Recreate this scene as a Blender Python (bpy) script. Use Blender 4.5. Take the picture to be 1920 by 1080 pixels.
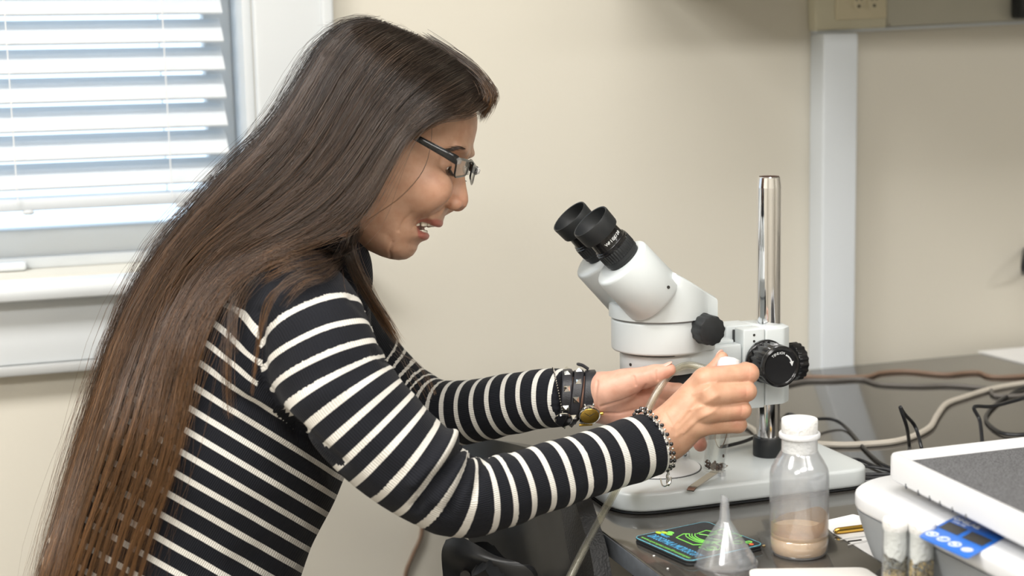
import bpy, bmesh, math, random
import numpy as np
from mathutils import Vector, Matrix
from mathutils.bvhtree import BVHTree

for _o in list(bpy.data.objects):
    bpy.data.objects.remove(_o)
SC = bpy.context.scene
COL = SC.collection
random.seed(7)
RNG = np.random.default_rng(11)

# ------------------------------------------------------------------ camera
FPX = 2838.0
PITCH, ROLL, YAW = (math.radians(a) for a in (8.336, -1.249, 18.383))
CAM = np.array([0.0, 0.0, 1.22])
_cy, _sy, _cp, _sp = math.cos(YAW), math.sin(YAW), math.cos(PITCH), math.sin(PITCH)
FW = np.array([_sy * _cp, _cy * _cp, -_sp])
_r = np.array([_cy, -_sy, 0.0])
_u = np.cross(_r, FW)
RT = _r * math.cos(ROLL) + _u * math.sin(ROLL)
UP = -_r * math.sin(ROLL) + _u * math.cos(ROLL)
cam_d = bpy.data.cameras.new('camera')
cam_d.sensor_width = 36.0
cam_d.lens = FPX / 1920.0 * 36.0
cam_d.clip_start = 0.02
cam_d.dof.use_dof = True
cam_d.dof.focus_distance = 1.55
cam_d.dof.aperture_fstop = 4.5
cam_o = bpy.data.objects.new('camera', cam_d)
COL.objects.link(cam_o)
cam_o.matrix_world = Matrix(((RT[0], UP[0], -FW[0], CAM[0]), (RT[1], UP[1], -FW[1], CAM[1]),
                             (RT[2], UP[2], -FW[2], CAM[2]), (0, 0, 0, 1)))
SC.camera = cam_o

# ------------------------------------------------------------------ world, exposure
w = bpy.data.worlds.new('world')
SC.world = w
w.use_nodes = True
w.node_tree.nodes['Background'].inputs[0].default_value = (0.74, 0.87, 1.0, 1)
w.node_tree.nodes['Background'].inputs[1].default_value = 1.75
SC.view_settings.view_transform = 'Standard'
SC.view_settings.look = 'None'
SC.view_settings.gamma = 1.0
SC.view_settings.use_curve_mapping = False
SC.view_settings.exposure = 0.18
PANEL_POWER = 26.0     # watts of each ceiling panel lamp

# ------------------------------------------------------------------ measuring helpers
def ray(x, y):
    return FW + RT * ((x - 960) / FPX) - UP * ((y - 540) / FPX)
def P(x, y, d):
    return CAM + ray(x, y) * d
def onz(x, y, z):
    v = ray(x, y); return CAM + v * ((z - CAM[2]) / v[2])
def ony(x, y, Y):
    v = ray(x, y); return CAM + v * (Y / v[1])
def C2W(a):                      # camera-frame coordinates (right, up, depth) to world
    a = np.asarray(a, float)
    return CAM + a[..., 0:1] * RT + a[..., 1:2] * UP + a[..., 2:3] * FW
def W2C(a):
    q = np.asarray(a, float) - CAM
    return np.stack([q @ RT, q @ UP, q @ FW], -1)
def K(x, y, d):
    return np.array([(x - 960) / FPX * d, -(y - 540) / FPX * d, d])

# ------------------------------------------------------------------ materials
def mat(name, col, rough=0.5, metal=0.0, trans=0.0, ior=1.45, spec=0.5, bump=None, var=None, sss=0.0, coat=0.0, emit=None, alpha=1.0):
    m = bpy.data.materials.new(name)
    m.use_nodes = True
    nt = m.node_tree
    b = nt.nodes['Principled BSDF']
    b.inputs['Base Color'].default_value = (*col, 1)
    b.inputs['Roughness'].default_value = rough
    b.inputs['Metallic'].default_value = metal
    b.inputs['IOR'].default_value = ior
    b.inputs['Specular IOR Level'].default_value = spec
    b.inputs['Transmission Weight'].default_value = trans
    b.inputs['Alpha'].default_value = alpha
    if coat:
        b.inputs['Coat Weight'].default_value = coat
        b.inputs['Coat Roughness'].default_value = 0.05
    if sss:
        b.inputs['Subsurface Weight'].default_value = sss
        b.inputs['Subsurface Radius'].default_value = (0.010, 0.0035, 0.0018)
        b.inputs['Subsurface Scale'].default_value = 1.0
    if emit:
        b.inputs['Emission Color'].default_value = (*emit[0], 1)
        b.inputs['Emission Strength'].default_value = emit[1]
    tc = nt.nodes.new('ShaderNodeTexCoord')
    if var:                       # (scale, amount) colour variation
        n = nt.nodes.new('ShaderNodeTexNoise'); n.inputs['Scale'].default_value = var[0]
        n.inputs['Detail'].default_value = 6
        nt.links.new(tc.outputs['Object'], n.inputs['Vector'])
        r = nt.nodes.new('ShaderNodeValToRGB')
        a = var[1]
        r.color_ramp.elements[0].position = 0.3
        r.color_ramp.elements[1].position = 0.7
        r.color_ramp.elements[0].color = (*[max(0, c * (1 - a)) for c in col], 1)
        r.color_ramp.elements[1].color = (*[min(1, c * (1 + a)) for c in col], 1)
        nt.links.new(n.outputs['Fac'], r.inputs['Fac'])
        nt.links.new(r.outputs['Color'], b.inputs['Base Color'])
    if bump:                      # (scale, strength, distance)
        n2 = nt.nodes.new('ShaderNodeTexNoise'); n2.inputs['Scale'].default_value = bump[0]
        n2.inputs['Detail'].default_value = 4
        nt.links.new(tc.outputs['Object'], n2.inputs['Vector'])
        bp = nt.nodes.new('ShaderNodeBump'); bp.inputs['Strength'].default_value = bump[1]
        bp.inputs['Distance'].default_value = bump[2]
        nt.links.new(n2.outputs['Fac'], bp.inputs['Height'])
        nt.links.new(bp.outputs['Normal'], b.inputs['Normal'])
    return m

M = {}
M['wall'] = mat('wall_paint', (0.63, 0.60, 0.525), 0.75, bump=(140, 0.12, 0.002), var=(1.2, 0.02))
M['trim'] = mat('white_trim_paint', (0.64, 0.67, 0.69), 0.4, bump=(60, 0.05, 0.001), var=(5, 0.02))
M['trim_grey'] = mat('grey_trim_paint', (0.42, 0.43, 0.43), 0.5, var=(9, 0.05))
M['post'] = mat('upright_paint', (0.62, 0.66, 0.70), 0.45, var=(4, 0.02))
M['raceway'] = mat('raceway_enamel', (0.62, 0.59, 0.46), 0.45, var=(4, 0.03))
M['raceway2'] = mat('raceway_cover_enamel', (0.50, 0.49, 0.42), 0.45, var=(4, 0.03))
M['outlet'] = mat('outlet_plastic', (0.66, 0.60, 0.44), 0.35, var=(20, 0.02))
M['dark'] = mat('dark_void', (0.02, 0.018, 0.016), 0.6, var=(20, 0.2))
M['floor'] = mat('vinyl_floor', (0.30, 0.27, 0.23), 0.4, var=(3, 0.1))
M['ceil'] = mat('ceiling_tile', (0.80, 0.79, 0.76), 0.9, bump=(200, 0.2, 0.002))
M['slat'] = mat('blind_slat_vinyl', (0.74, 0.75, 0.75), 0.4, var=(8, 0.01))
_nt = M['slat'].node_tree; _tl = _nt.nodes.new('ShaderNodeBsdfTranslucent'); _tl.inputs[0].default_value = (.72, .80, .88, 1); _mx = _nt.nodes.new('ShaderNodeMixShader'); _mx.inputs[0].default_value = .30
_nt.links.new(_nt.nodes['Principled BSDF'].outputs[0], _mx.inputs[1]); _nt.links.new(_tl.outputs[0], _mx.inputs[2]); _nt.links.new(_mx.outputs[0], _nt.nodes['Material Output'].inputs[0])
M['cord'] = mat('blind_cord', (0.72, 0.74, 0.75), 0.8, var=(40, 0.05))
M['lamp'] = mat('lamp_diffuser', (0.9, 0.9, 0.88), 0.5, emit=((1.0, 0.96, 0.90), 4.0))
M['bench'] = mat('epoxy_benchtop', (0.050, 0.046, 0.041), 0.14, bump=(900, 0.02, 0.0004), var=(300, 0.2), spec=1.0, coat=0.6)
M['bench_edge'] = mat('epoxy_edge', (0.075, 0.085, 0.10), 0.35, var=(100, 0.2))
M['wood_dark'] = mat('dark_cabinet_wood', (0.045, 0.018, 0.012), 0.5, var=(12, 0.4))
M['scope'] = mat('scope_enamel', (0.60, 0.64, 0.65), 0.33, bump=(600, 0.03, 0.0004), var=(3, 0.01), coat=0.2)
M['scope_w'] = mat('scope_stage_white', (0.80, 0.81, 0.83), 0.25, var=(5, 0.01))
M['black'] = mat('black_rubber', (0.016, 0.018, 0.020), 0.45, bump=(500, 0.05, 0.0005), var=(60, 0.2))
M['blackgloss'] = mat('black_plastic_gloss', (0.010, 0.010, 0.011), 0.16, var=(60, 0.2))
M['chrome'] = mat('chrome', (0.80, 0.80, 0.82), 0.06, metal=1.0, var=(15, 0.03))
M['steel'] = mat('spring_steel', (0.55, 0.52, 0.48), 0.25, metal=1.0, var=(30, 0.1))
M['lens'] = mat('coated_lens', (0.25, 0.26, 0.22), 0.03, spec=1.0, coat=1.0, var=(30, 0.1))
M['print_w'] = mat('white_print', (0.75, 0.77, 0.78), 0.5, var=(80, 0.03))
M['print_g'] = mat('green_print', (0.20, 0.62, 0.10), 0.5, var=(80, 0.08))
M['print_y'] = mat('yellow_green_print', (0.45, 0.62, 0.05), 0.5, var=(80, 0.08))
M['print_b'] = mat('blue_print', (0.08, 0.42, 0.75), 0.5, var=(80, 0.05))
M['print_r'] = mat('red_print', (0.75, 0.12, 0.04), 0.5, var=(80, 0.05))
M['print_t'] = mat('teal_stitch', (0.10, 0.32, 0.40), 0.6, var=(300, 0.4))
M['coaster'] = mat('coaster_black_fabric', (0.022, 0.024, 0.027), 0.7, bump=(2500, 0.3, 0.0004), var=(200, 0.2))
M['white_pl'] = mat('white_plastic', (0.68, 0.69, 0.71), 0.3, var=(6, 0.01))
M['grey_pl'] = mat('grey_plastic', (0.30, 0.32, 0.34), 0.4, var=(6, 0.03))
M['dgrey_pl'] = mat('dark_grey_plastic', (0.10, 0.105, 0.115), 0.45, var=(6, 0.05))
M['blue'] = mat('blue_panel', (0.015, 0.13, 0.52), 0.3, var=(30, 0.04))
M['screen'] = mat('unlit_display', (0.05, 0.047, 0.04), 0.35, var=(60, 0.1))
M['paper'] = mat('white_paper', (0.80, 0.80, 0.80), 0.8, bump=(200, 0.1, 0.001), var=(30, 0.02))
M['card'] = mat('white_card', (0.70, 0.68, 0.65), 0.45, var=(20, 0.01))
M['gold'] = mat('golden_metal', (0.80, 0.50, 0.10), 0.22, metal=1.0, var=(30, 0.05))
M['cotton'] = mat('cotton_plug', (0.76, 0.76, 0.75), 0.95, bump=(300, 0.6, 0.003), var=(40, 0.03), sss=0.0)
M['cable_k'] = mat('black_cable', (0.014, 0.015, 0.018), 0.35, var=(80, 0.2))
M['cable_b'] = mat('beige_cable', (0.52, 0.48, 0.42), 0.5, var=(40, 0.05))
M['cable_br'] = mat('brown_cable', (0.20, 0.13, 0.09), 0.5, var=(40, 0.08))
M['cable_g'] = mat('grey_cable', (0.12, 0.11, 0.10), 0.5, var=(40, 0.08))
M['chair'] = mat('chair_black_plastic', (0.020, 0.021, 0.023), 0.36, bump=(1500, 0.12, 0.0005), var=(50, 0.15))
M['chair_l'] = mat('chair_leatherette', (0.030, 0.031, 0.033), 0.5, bump=(420, 0.7, 0.002), var=(50, 0.2))
M['leather'] = mat('black_leather', (0.018, 0.018, 0.022), 0.4, bump=(700, 0.35, 0.0008), var=(90, 0.3))
M['silver'] = mat('polished_silver', (0.78, 0.77, 0.74), 0.15, metal=1.0, var=(60, 0.1))
M['bead'] = mat('black_bead', (0.008, 0.008, 0.010), 0.1, spec=0.8, var=(60, 0.1))
M['flies'] = mat('dark_fly_debris', (0.055, 0.024, 0.012), 0.7, var=(400, 0.6))
M['medium'] = mat('vial_food_debris', (0.36, 0.27, 0.13), 0.8, var=(260, 0.8), bump=(300, 0.6, 0.002))
M['debris_grey'] = mat('vial_grey_debris', (0.17, 0.16, 0.13), 0.8, var=(260, 0.6), bump=(300, 0.6, 0.002))

def clear_mat(name, tint, rough=0.05, refl=0.10, opac=0.06, milk=(0.9, 0.92, 0.95)):
    """thin clear plastic or glass wall: mostly see-through, some gloss, a little milkiness"""
    m = bpy.data.materials.new(name); m.use_nodes = True
    nt = m.node_tree; nt.nodes.clear()
    out = nt.nodes.new('ShaderNodeOutputMaterial')
    tr = nt.nodes.new('ShaderNodeBsdfTransparent'); tr.inputs[0].default_value = (*tint, 1)
    gl = nt.nodes.new('ShaderNodeBsdfGlossy'); gl.inputs['Roughness'].default_value = rough
    df = nt.nodes.new('ShaderNodeBsdfDiffuse'); df.inputs[0].default_value = (*milk, 1)
    tl = nt.nodes.new('ShaderNodeBsdfTranslucent'); tl.inputs[0].default_value = (*milk, 1)
    dt = nt.nodes.new('ShaderNodeMixShader'); dt.inputs[0].default_value = 0.5
    nt.links.new(df.outputs[0], dt.inputs[1]); nt.links.new(tl.outputs[0], dt.inputs[2])
    noise = nt.nodes.new('ShaderNodeTexNoise'); noise.inputs['Scale'].default_value = 25
    mr = nt.nodes.new('ShaderNodeMapRange')
    mr.inputs['To Min'].default_value = opac * 0.75; mr.inputs['To Max'].default_value = opac * 1.25
    nt.links.new(noise.outputs['Fac'], mr.inputs['Value'])
    lw = nt.nodes.new('ShaderNodeLayerWeight'); lw.inputs['Blend'].default_value = 0.35
    mx1 = nt.nodes.new('ShaderNodeMixShader'); nt.links.new(mr.outputs[0], mx1.inputs[0])
    nt.links.new(tr.outputs[0], mx1.inputs[1]); nt.links.new(dt.outputs[0], mx1.inputs[2])
    ml = nt.nodes.new('ShaderNodeMath'); ml.operation = 'MULTIPLY_ADD'
    ml.inputs[1].default_value = 0.6; ml.inputs[2].default_value = refl * 0.4
    pw = nt.nodes.new('ShaderNodeMath'); pw.operation = 'POWER'; pw.inputs[1].default_value = 3.0
    nt.links.new(lw.outputs['Facing'], pw.inputs[0]); nt.links.new(pw.outputs[0], ml.inputs[0])
    mx2 = nt.nodes.new('ShaderNodeMixShader'); nt.links.new(ml.outputs[0], mx2.inputs[0])
    nt.links.new(mx1.outputs[0], mx2.inputs[1]); nt.links.new(gl.outputs[0], mx2.inputs[2])
    nt.links.new(mx2.outputs[0], out.inputs[0])
    return m
M['glass_win'] = clear_mat('window_pane', (0.96, 0.985, 1.0), 0.0, 0.06, 0.008)
M['clear'] = clear_mat('clear_glass', (0.97, 0.98, 0.98), 0.03, 0.15, 0.03)
M['clear_soft'] = clear_mat('clear_polypropylene', (0.96, 0.97, 0.99), 0.16, 0.3, 0.15)
M['milky'] = clear_mat('milky_bottle_plastic', (0.95, 0.96, 0.97), 0.14, 0.22, 0.17, (0.78, 0.80, 0.84))
M['tube_pl'] = clear_mat('yellowish_clear_tube', (0.93, 0.92, 0.86), 0.3, 0.2, 0.16, (0.80, 0.79, 0.70))
M['film'] = clear_mat('tan_residue_film', (.95, .84, .66), .3, .05, .34, (.74, .53, .31))
M['yeast'] = mat('tan_liquid', (0.72, 0.46, 0.22), 0.5, var=(120, 0.06), sss=0.0)
M['yeast2'] = mat('tan_settled_paste', (0.66, 0.50, 0.32), 0.6, var=(120, 0.1))

# ------------------------------------------------------------------ mesh helpers
def frame(o, zdir, xdir=None):
    z = Vector(zdir).normalized()
    x = Vector(xdir) if xdir is not None else (Vector((1, 0, 0)) if abs(z.x) < 0.9 else Vector((0, 1, 0)))
    y = z.cross(x).normalized(); x = y.cross(z)
    return Matrix(((x.x, y.x, z.x, o[0]), (x.y, y.y, z.y, o[1]), (x.z, y.z, z.z, o[2]), (0, 0, 0, 1)))

class MB:
    def __init__(s):
        s.v = []; s.f = []
    def add(s, vs, fs, mx=None):
        n = len(s.v)
        if mx is not None:
            vs = [tuple(mx @ Vector(v)) for v in vs]
        s.v += [tuple(float(c) for c in v) for v in vs]
        s.f += [tuple(i + n for i in f) for f in fs]
        return s
    def rings(s, rings, cap0=True, cap1=True, closed=True, mx=None):
        n = len(rings[0]); vs = [p for r in rings for p in r]; fs = []
        for k in range(len(rings) - 1):
            for i in range(n if closed else n - 1):
                j = (i + 1) % n
                fs.append((k * n + i, k * n + j, (k + 1) * n + j, (k + 1) * n + i))
        if cap0: fs.append(tuple(reversed(range(n))))
        if cap1: fs.append(tuple(range((len(rings) - 1) * n, len(rings) * n)))
        return s.add(vs, fs, mx)
    def prism(s, poly, z0, z1, b=0.0, seg=2, mx=None, b0=None):
        """polygon (counter-clockwise) lifted z0..z1 with edges rounded by b"""
        poly = np.asarray(poly, float)
        e = np.roll(poly, -1, 0) - poly
        nrm = np.stack([e[:, 1], -e[:, 0]], 1); nrm /= np.linalg.norm(nrm, axis=1)[:, None] + 1e-12
        vn = nrm + np.roll(nrm, 1, 0); vn /= np.linalg.norm(vn, axis=1)[:, None] + 1e-12
        b0 = b if b0 is None else b0
        rs = []
        def ring(ins, z): rs.append([(*(p - q * ins), z) for p, q in zip(poly, vn)])
        if b0 > 0:
            for k in range(seg + 1):
                a = math.pi / 2 * k / seg; ring(b0 * (1 - math.sin(a)), z0 + b0 * (1 - math.cos(a)))
        else: ring(0, z0)
        if b > 0:
            for k in range(seg + 1):
                a = math.pi / 2 * k / seg; ring(b * (1 - math.cos(a)), z1 - b * (1 - math.sin(a)))
        else: ring(0, z1)
        return s.rings(rs, mx=mx)
    def box(s, x0, x1, y0, y1, z0, z1, b=0.002, r=0.0, mx=None, seg=2):
        return s.prism(rrect(x0, x1, y0, y1, max(r, b)), z0, z1, b, seg, mx)
    def lathe(s, prof, n=32, mx=None, cap0=True, cap1=True):
        rs = [[(r * math.cos(2 * math.pi * i / n), r * math.sin(2 * math.pi * i / n), z) for i in range(n)] for r, z in prof]
        return s.rings(rs, cap0, cap1, mx=mx)
    def tube(s, pts, rad, n=8, cap=True, squash=1.0):
        pts = np.asarray(pts, float); m = len(pts)
        rad = np.full(m, rad) if np.isscalar(rad) else np.asarray(rad, float)
        t = np.gradient(pts, axis=0); t /= np.linalg.norm(t, axis=1)[:, None] + 1e-12
        a = np.array([0, 0, 1.0]) if abs(t[0][2]) < 0.9 else np.array([1.0, 0, 0])
        x = np.cross(a, t[0]); x /= np.linalg.norm(x)
        rs = []
        for k in range(m):
            x = x - t[k] * (x @ t[k]); x /= np.linalg.norm(x) + 1e-12
            y = np.cross(t[k], x)
            rs.append([tuple(pts[k] + rad[k] * (math.cos(2 * math.pi * i / n) * x + squash * math.sin(2 * math.pi * i / n) * y)) for i in range(n)])
        return s.rings(rs, cap, cap)
    def sphere(s, c, r, n=10, m=6, sc=(1, 1, 1)):
        rs = [[(c[0] + sc[0] * r * math.sin(math.pi * k / m) * math.cos(2 * math.pi * i / n),
                c[1] + sc[1] * r * math.sin(math.pi * k / m) * math.sin(2 * math.pi * i / n),
                c[2] - sc[2] * r * math.cos(math.pi * k / m)) for i in range(n)] for k in range(1, m)]
        n0 = len(s.v)
        s.rings(rs, True, True)
        return s
    def obj(s, name, material, parent=None, org=None, smooth=True, angle=40):
        o = org if org is not None else (parent.get('_o') if parent is not None and '_o' in parent.keys() else (0, 0, 0))
        me = bpy.data.meshes.new(name)
        v = np.asarray(s.v, float) - np.asarray(o, float)
        me.from_pydata(v.tolist(), [], s.f)
        me.validate()
        if smooth:
            me.polygons.foreach_set('use_smooth', np.ones(len(me.polygons), bool))
            me.set_sharp_from_angle(angle=math.radians(angle))
        return link(name, me, material, parent, o)

def link(name, me, material, parent=None, loc=(0, 0, 0)):
    ob = bpy.data.objects.new(name, me)
    COL.objects.link(ob)
    for mm in (material if isinstance(material, (list, tuple)) else [material]):
        me.materials.append(M[mm] if isinstance(mm, str) else mm)
    if parent is not None:
        ob.parent = parent
        pl = np.asarray(parent['_o']) if '_o' in parent.keys() else np.zeros(3)
        ob.location = Vector(np.asarray(loc, float) - pl)
    else:
        ob.location = Vector(loc)
    ob['_o'] = [float(c) for c in loc]
    return ob

def rrect(x0, x1, y0, y1, r, n=5):
    r = max(1e-5, min(r, (x1 - x0) / 2 - 1e-5, (y1 - y0) / 2 - 1e-5)); out = []
    for cx, cy, a0 in ((x1 - r, y0 + r, -90), (x1 - r, y1 - r, 0), (x0 + r, y1 - r, 90), (x0 + r, y0 + r, 180)):
        for k in range(n + 1):
            a = math.radians(a0 + 90 * k / n); out.append((cx + r * math.cos(a), cy + r * math.sin(a)))
    return out

def roundpoly(pts, r, n=5):
    """round the corners of a polygon; r a number or one per corner"""
    pts = [np.array(p, float) for p in pts]; out = []
    for i, p in enumerate(pts):
        rr = r[i] if hasattr(r, '__len__') else r
        a = pts[i - 1] - p; b = pts[(i + 1) % len(pts)] - p
        la, lb = np.linalg.norm(a), np.linalg.norm(b); a /= la; b /= lb
        t = min(rr, la * 0.48, lb * 0.48)
        if t < 1e-6: out.append(tuple(p)); continue
        for k in range(n + 1):
            u = k / n; out.append(tuple((1 - u) ** 2 * (p + a * t) + 2 * u * (1 - u) * p + u * u * (p + b * t)))
    return out

def spline(pts, n):
    """Catmull-Rom through the points, n samples"""
    p = np.asarray(pts, float)
    if len(p) == 2:
        return p[0] + (p[1] - p[0]) * np.linspace(0, 1, n)[:, None]
    q = np.vstack([2 * p[0] - p[1], p, 2 * p[-1] - p[-2]])
    u = np.linspace(0, len(p) - 1 - 1e-9, n); i = u.astype(int); t = (u - i)[:, None]
    a, b, c, d = q[i], q[i + 1], q[i + 2], q[i + 3]
    return 0.5 * (2 * b + (c - a) * t + (2 * a - 5 * b + 4 * c - d) * t ** 2 + (3 * b - a - 3 * c + d) * t ** 3)

def thing(name, label, cat, loc=(0, 0, 0), group=None):
    o = bpy.data.objects.new(name, None); COL.objects.link(o)
    o.empty_display_size = 0.02
    o.location = Vector([float(c) for c in loc]); o['_o'] = [float(c) for c in loc]
    return tag(o, label, cat, group)
def tag(o, label, cat, group=None):
    o['label'] = label; o['category'] = cat
    if group: o['group'] = group
    return o
def struct(o):
    o['kind'] = 'structure'; return o

def text_mb(body, size, mx, thick=0.0002, align='CENTER', shear=0.0, bold=0.0):
    c = bpy.data.curves.new('txt', 'FONT'); c.body = body; c.size = size; c.align_x = align
    c.extrude = thick; c.shear = shear; c.offset = bold; c.resolution_u = 3
    o = bpy.data.objects.new('txt', c); COL.objects.link(o)
    dg = bpy.context.evaluated_depsgraph_get()
    me = bpy.data.meshes.new_from_object(o.evaluated_get(dg))
    mb = MB(); mb.add([v.co[:] for v in me.vertices], [tuple(p.vertices) for p in me.polygons], mx)
    bpy.data.objects.remove(o); bpy.data.curves.remove(c); bpy.data.meshes.remove(me)
    return mb
# =================================================================== THE ROOM
YW = 2.02                                       # plane of the back wall
RX0, RX1, RY0, ZC = -2.4, 3.3, -2.6, 2.55
WX0, WX1, WZ0, WZ1 = -0.72, 0.319, 0.965, 2.05  # window opening
mb = MB()
for x0, x1, z0, z1 in ((RX0, WX0, 0, ZC), (WX1, RX1, 0, ZC), (WX0, WX1, 0, WZ0), (WX0, WX1, WZ1, ZC)):
    mb.add([(x, y, z) for x in (x0, x1) for y in (YW, YW + .16) for z in (z0, z1)], [(0, 4, 5, 1), (2, 3, 7, 6), (0, 1, 3, 2), (4, 6, 7, 5), (1, 5, 7, 3), (0, 2, 6, 4)])
struct(mb.obj('wall_back', 'wall', smooth=False))
struct(MB().box(RX0 - .1, RX0, RY0, YW, 0, ZC, b=.0001).obj('wall_left', 'wall'))
struct(MB().box(RX1, RX1 + .1, RY0, YW, 0, ZC, b=.0001).obj('wall_right', 'wall'))
struct(MB().box(RX0, RX1, RY0 - .1, RY0, 0, ZC, b=.0001).obj('wall_front', 'wall'))
struct(MB().box(RX0, RX1, RY0, YW + .16, -.05, 0, b=.0001).obj('floor', 'floor'))
struct(MB().box(RX0, RX1, RY0, YW + .16, ZC, ZC + .05, b=.0001).obj('ceiling', 'ceil'))

# window: casing, jamb, stool, apron, sash, glass
win = thing('window_1', 'white painted sash window with sill and apron', 'window', (WX0, YW, WZ0))
for k in ('label', 'category'): del win[k]
struct(win)
CW = 0.1005
MB().box(WX1, WX1 + CW, YW - .022, YW, WZ0 - .02, WZ1 + CW, b=.004).obj('casing', 'trim', win)
MB().box(WX1 + CW - .012, WX1 + CW + .004, YW - .028, YW, WZ0 - .02, WZ1 + CW, b=.004).obj('casing_bead', 'trim', win)
MB().box(WX0 - CW, WX0, YW - .022, YW, WZ0 - .02, WZ1 + CW, b=.004).obj('casing', 'trim', win)
MB().box(WX0 - CW, WX1 + CW, YW - .022, YW, WZ1, WZ1 + CW, b=.004).obj('casing', 'trim', win)
for x0, x1 in ((WX0, WX0 + .012), (WX1 - .012, WX1)):
    MB().box(x0, x1, YW, YW + .15, WZ0, WZ1, b=.001).obj('jamb', 'trim', win)
MB().box(WX0, WX1, YW, YW + .15, WZ1 - .012, WZ1, b=.001).obj('jamb', 'trim', win)
MB().box(WX0 - CW - .03, WX1 + CW + .03, YW - .055, YW + .15, WZ0 - .0235, WZ0 - .001, b=.008).obj('sill', 'trim', win)
MB().box(WX0 - CW, WX1 + CW, YW - .020, YW, WZ0 - .109, WZ0 - .0235, b=.004).obj('apron', 'trim', win)
MB().box(WX0 - CW, WX1 + CW, YW - .030, YW, WZ0 - .1215, WZ0 - .109, b=.003).obj('apron_moulding', 'trim_grey', win)
SY = YW + .105                                   # inner face of the lower sash
MB().box(WX0 + .012, WX1 - .012, SY, SY + .035, WZ0, WZ0 + .053, b=.004).obj('sash_rail', 'trim', win)
MB().box(WX0 + .012, WX1 - .012, SY - .012, SY + .02, WZ0 - .0005, WZ0 + .016, b=.004).obj('sash_stop', 'trim', win)
for x0, x1 in ((WX0 + .012, WX0 + .05), (WX1 - .05, WX1 - .012)):
    MB().box(x0, x1, SY, SY + .035, WZ0 + .053, WZ1 - .012, b=.003).obj('sash_stile', 'trim', win)
MB().box(WX0 + .05, WX1 - .05, SY + .0, SY + .035, 1.50, 1.54, b=.003).obj('meeting_rail', 'trim', win)
MB().box(WX0 + .05, WX1 - .05, SY + .016, SY + .019, WZ0 + .053, 1.50, b=.0003).obj('pane', 'glass_win', win)
MB().box(WX0 + .05, WX1 - .05, SY + .016, SY + .019, 1.54, WZ1 - .012, b=.0003).obj('pane', 'glass_win', win)
pz = ony(0, 500, SY - .03)
MB().box(pz[0] - .06, ony(50, 500, SY - .03)[0], SY - .034, SY - .012, WZ0 + .0005, WZ0 + .012, b=.004).obj('sash_lift', 'trim', win)

# blind: every slat its own part
BY = YW + .055
bx0, bx1 = WX0 + .03, ony(418, 120, BY)[0]
blind = thing('window_blind', 'white horizontal slatted blind hanging in the window', 'blind', ((bx0 + bx1) / 2, BY, WZ1 - .05))
zb = ony(0, 372, BY)[2]                          # top of the bottom rail
ztop = ony(0, 20, BY)[2]
PIT = (ony(0, 40, BY)[2] - ony(0, 258, BY)[2]) / 4.0
sl_w, sl_t = 0.049, 0.0028
tilt = math.radians(38)
slat_me = None
n_sl = int((WZ1 - .06 - zb) / PIT)
for k in range(n_sl):
    z = zb + .006 + PIT * (k + .55)
    if slat_me is None:
        m2 = MB(); prof = []
        for j in range(9):
            a = -1 + j / 4; prof.append((a * sl_w / 2, 0.0022 * (1 - a * a)))
        pts = [(p[0], p[1] + sl_t / 2) for p in prof] + [(p[0], p[1] - sl_t / 2) for p in reversed(prof)]
        pts = [(math.cos(tilt) * p[0] - math.sin(tilt) * p[1], math.sin(tilt) * p[0] + math.cos(tilt) * p[1]) for p in pts]
        L = (bx1 - bx0) / 2
        m2.rings([[(-L, p[0], p[1]) for p in pts], [(L, p[0], p[1]) for p in pts]])
        so = m2.obj('slat', 'slat', blind, org=((bx0 + bx1) / 2, BY, z))
        # vertices were given around the origin
        co = np.array([v.co[:] for v in so.data.vertices]) + np.array([(bx0 + bx1) / 2, BY, z])
        so.data.vertices.foreach_set('co', co.ravel()); so.data.update()
        slat_me = so
    else:
        c = slat_me.copy(); COL.objects.link(c); c.parent = blind
        c.location = Vector((0, 0, z - (WZ1 - .05)))
MB().box(bx0, bx1, BY - .026, BY + .026, zb - .016, zb - .001, b=.004).obj('bottom_rail', 'slat', blind)
MB().box(bx0, bx1, BY - .026, BY + .026, WZ1 - .055, WZ1 - .013, b=.003).obj('head_rail', 'slat', blind)
for px, py in ((8, 10), (303, 10)):
    x = ony(px, py, BY - .028)[0]
    for dy in (-.031, .031):
        MB().tube([(x, BY + dy, zb - .008), (x, BY + dy, WZ1 - .05)], .0009, 6).obj('ladder_cord', 'cord', blind)
    MB().sphere((x + .012, BY - .024, zb - .018), .006, sc=(1.3, .6, .6)).obj('cord_plug', 'slat', blind)

# upright and raceway on the wall above the bench
YB = 1.976                                        # rear edge of the bench
px0, px1 = ony(1514, 300, YW)[0], ony(1607, 300, YB + .003)[0]
pst = MB().box(ony(1543, 300, YB + .003)[0], px1, YB + .003, YW, 0, ony(1560, 57, YB + .003)[2] - .004, b=.003).obj('trim_1', 'post'); struct(pst)
YR = YW - .024
# raceway body hangs with a slight slope, as the photograph shows
rc0 = ony(1530, 58, YR)
rc = thing('wall_raceway', 'cream metal electrical raceway fixed along the wall above the bench', 'raceway', rc0)
R_ = Matrix.Translation(Vector(rc0)) @ Matrix.Rotation(math.radians(-1.6), 4, 'Y')
xs = ony(1663, 50, YR)[0] - rc0[0]
MB().box(0, xs, 0, YW - YR, 0, .085, b=.003, mx=R_).obj('end_box', 'raceway', rc)
MB().box(xs + .001, 1.4, .002, YW - YR, 0.001, .083, b=.003, mx=R_).obj('cover', 'raceway2', rc)
MB().box(0.004, 1.4, .006, YW - YR, -.004, 0.0005, b=.001, mx=R_).obj('lower_lip', 'post', rc)
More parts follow.
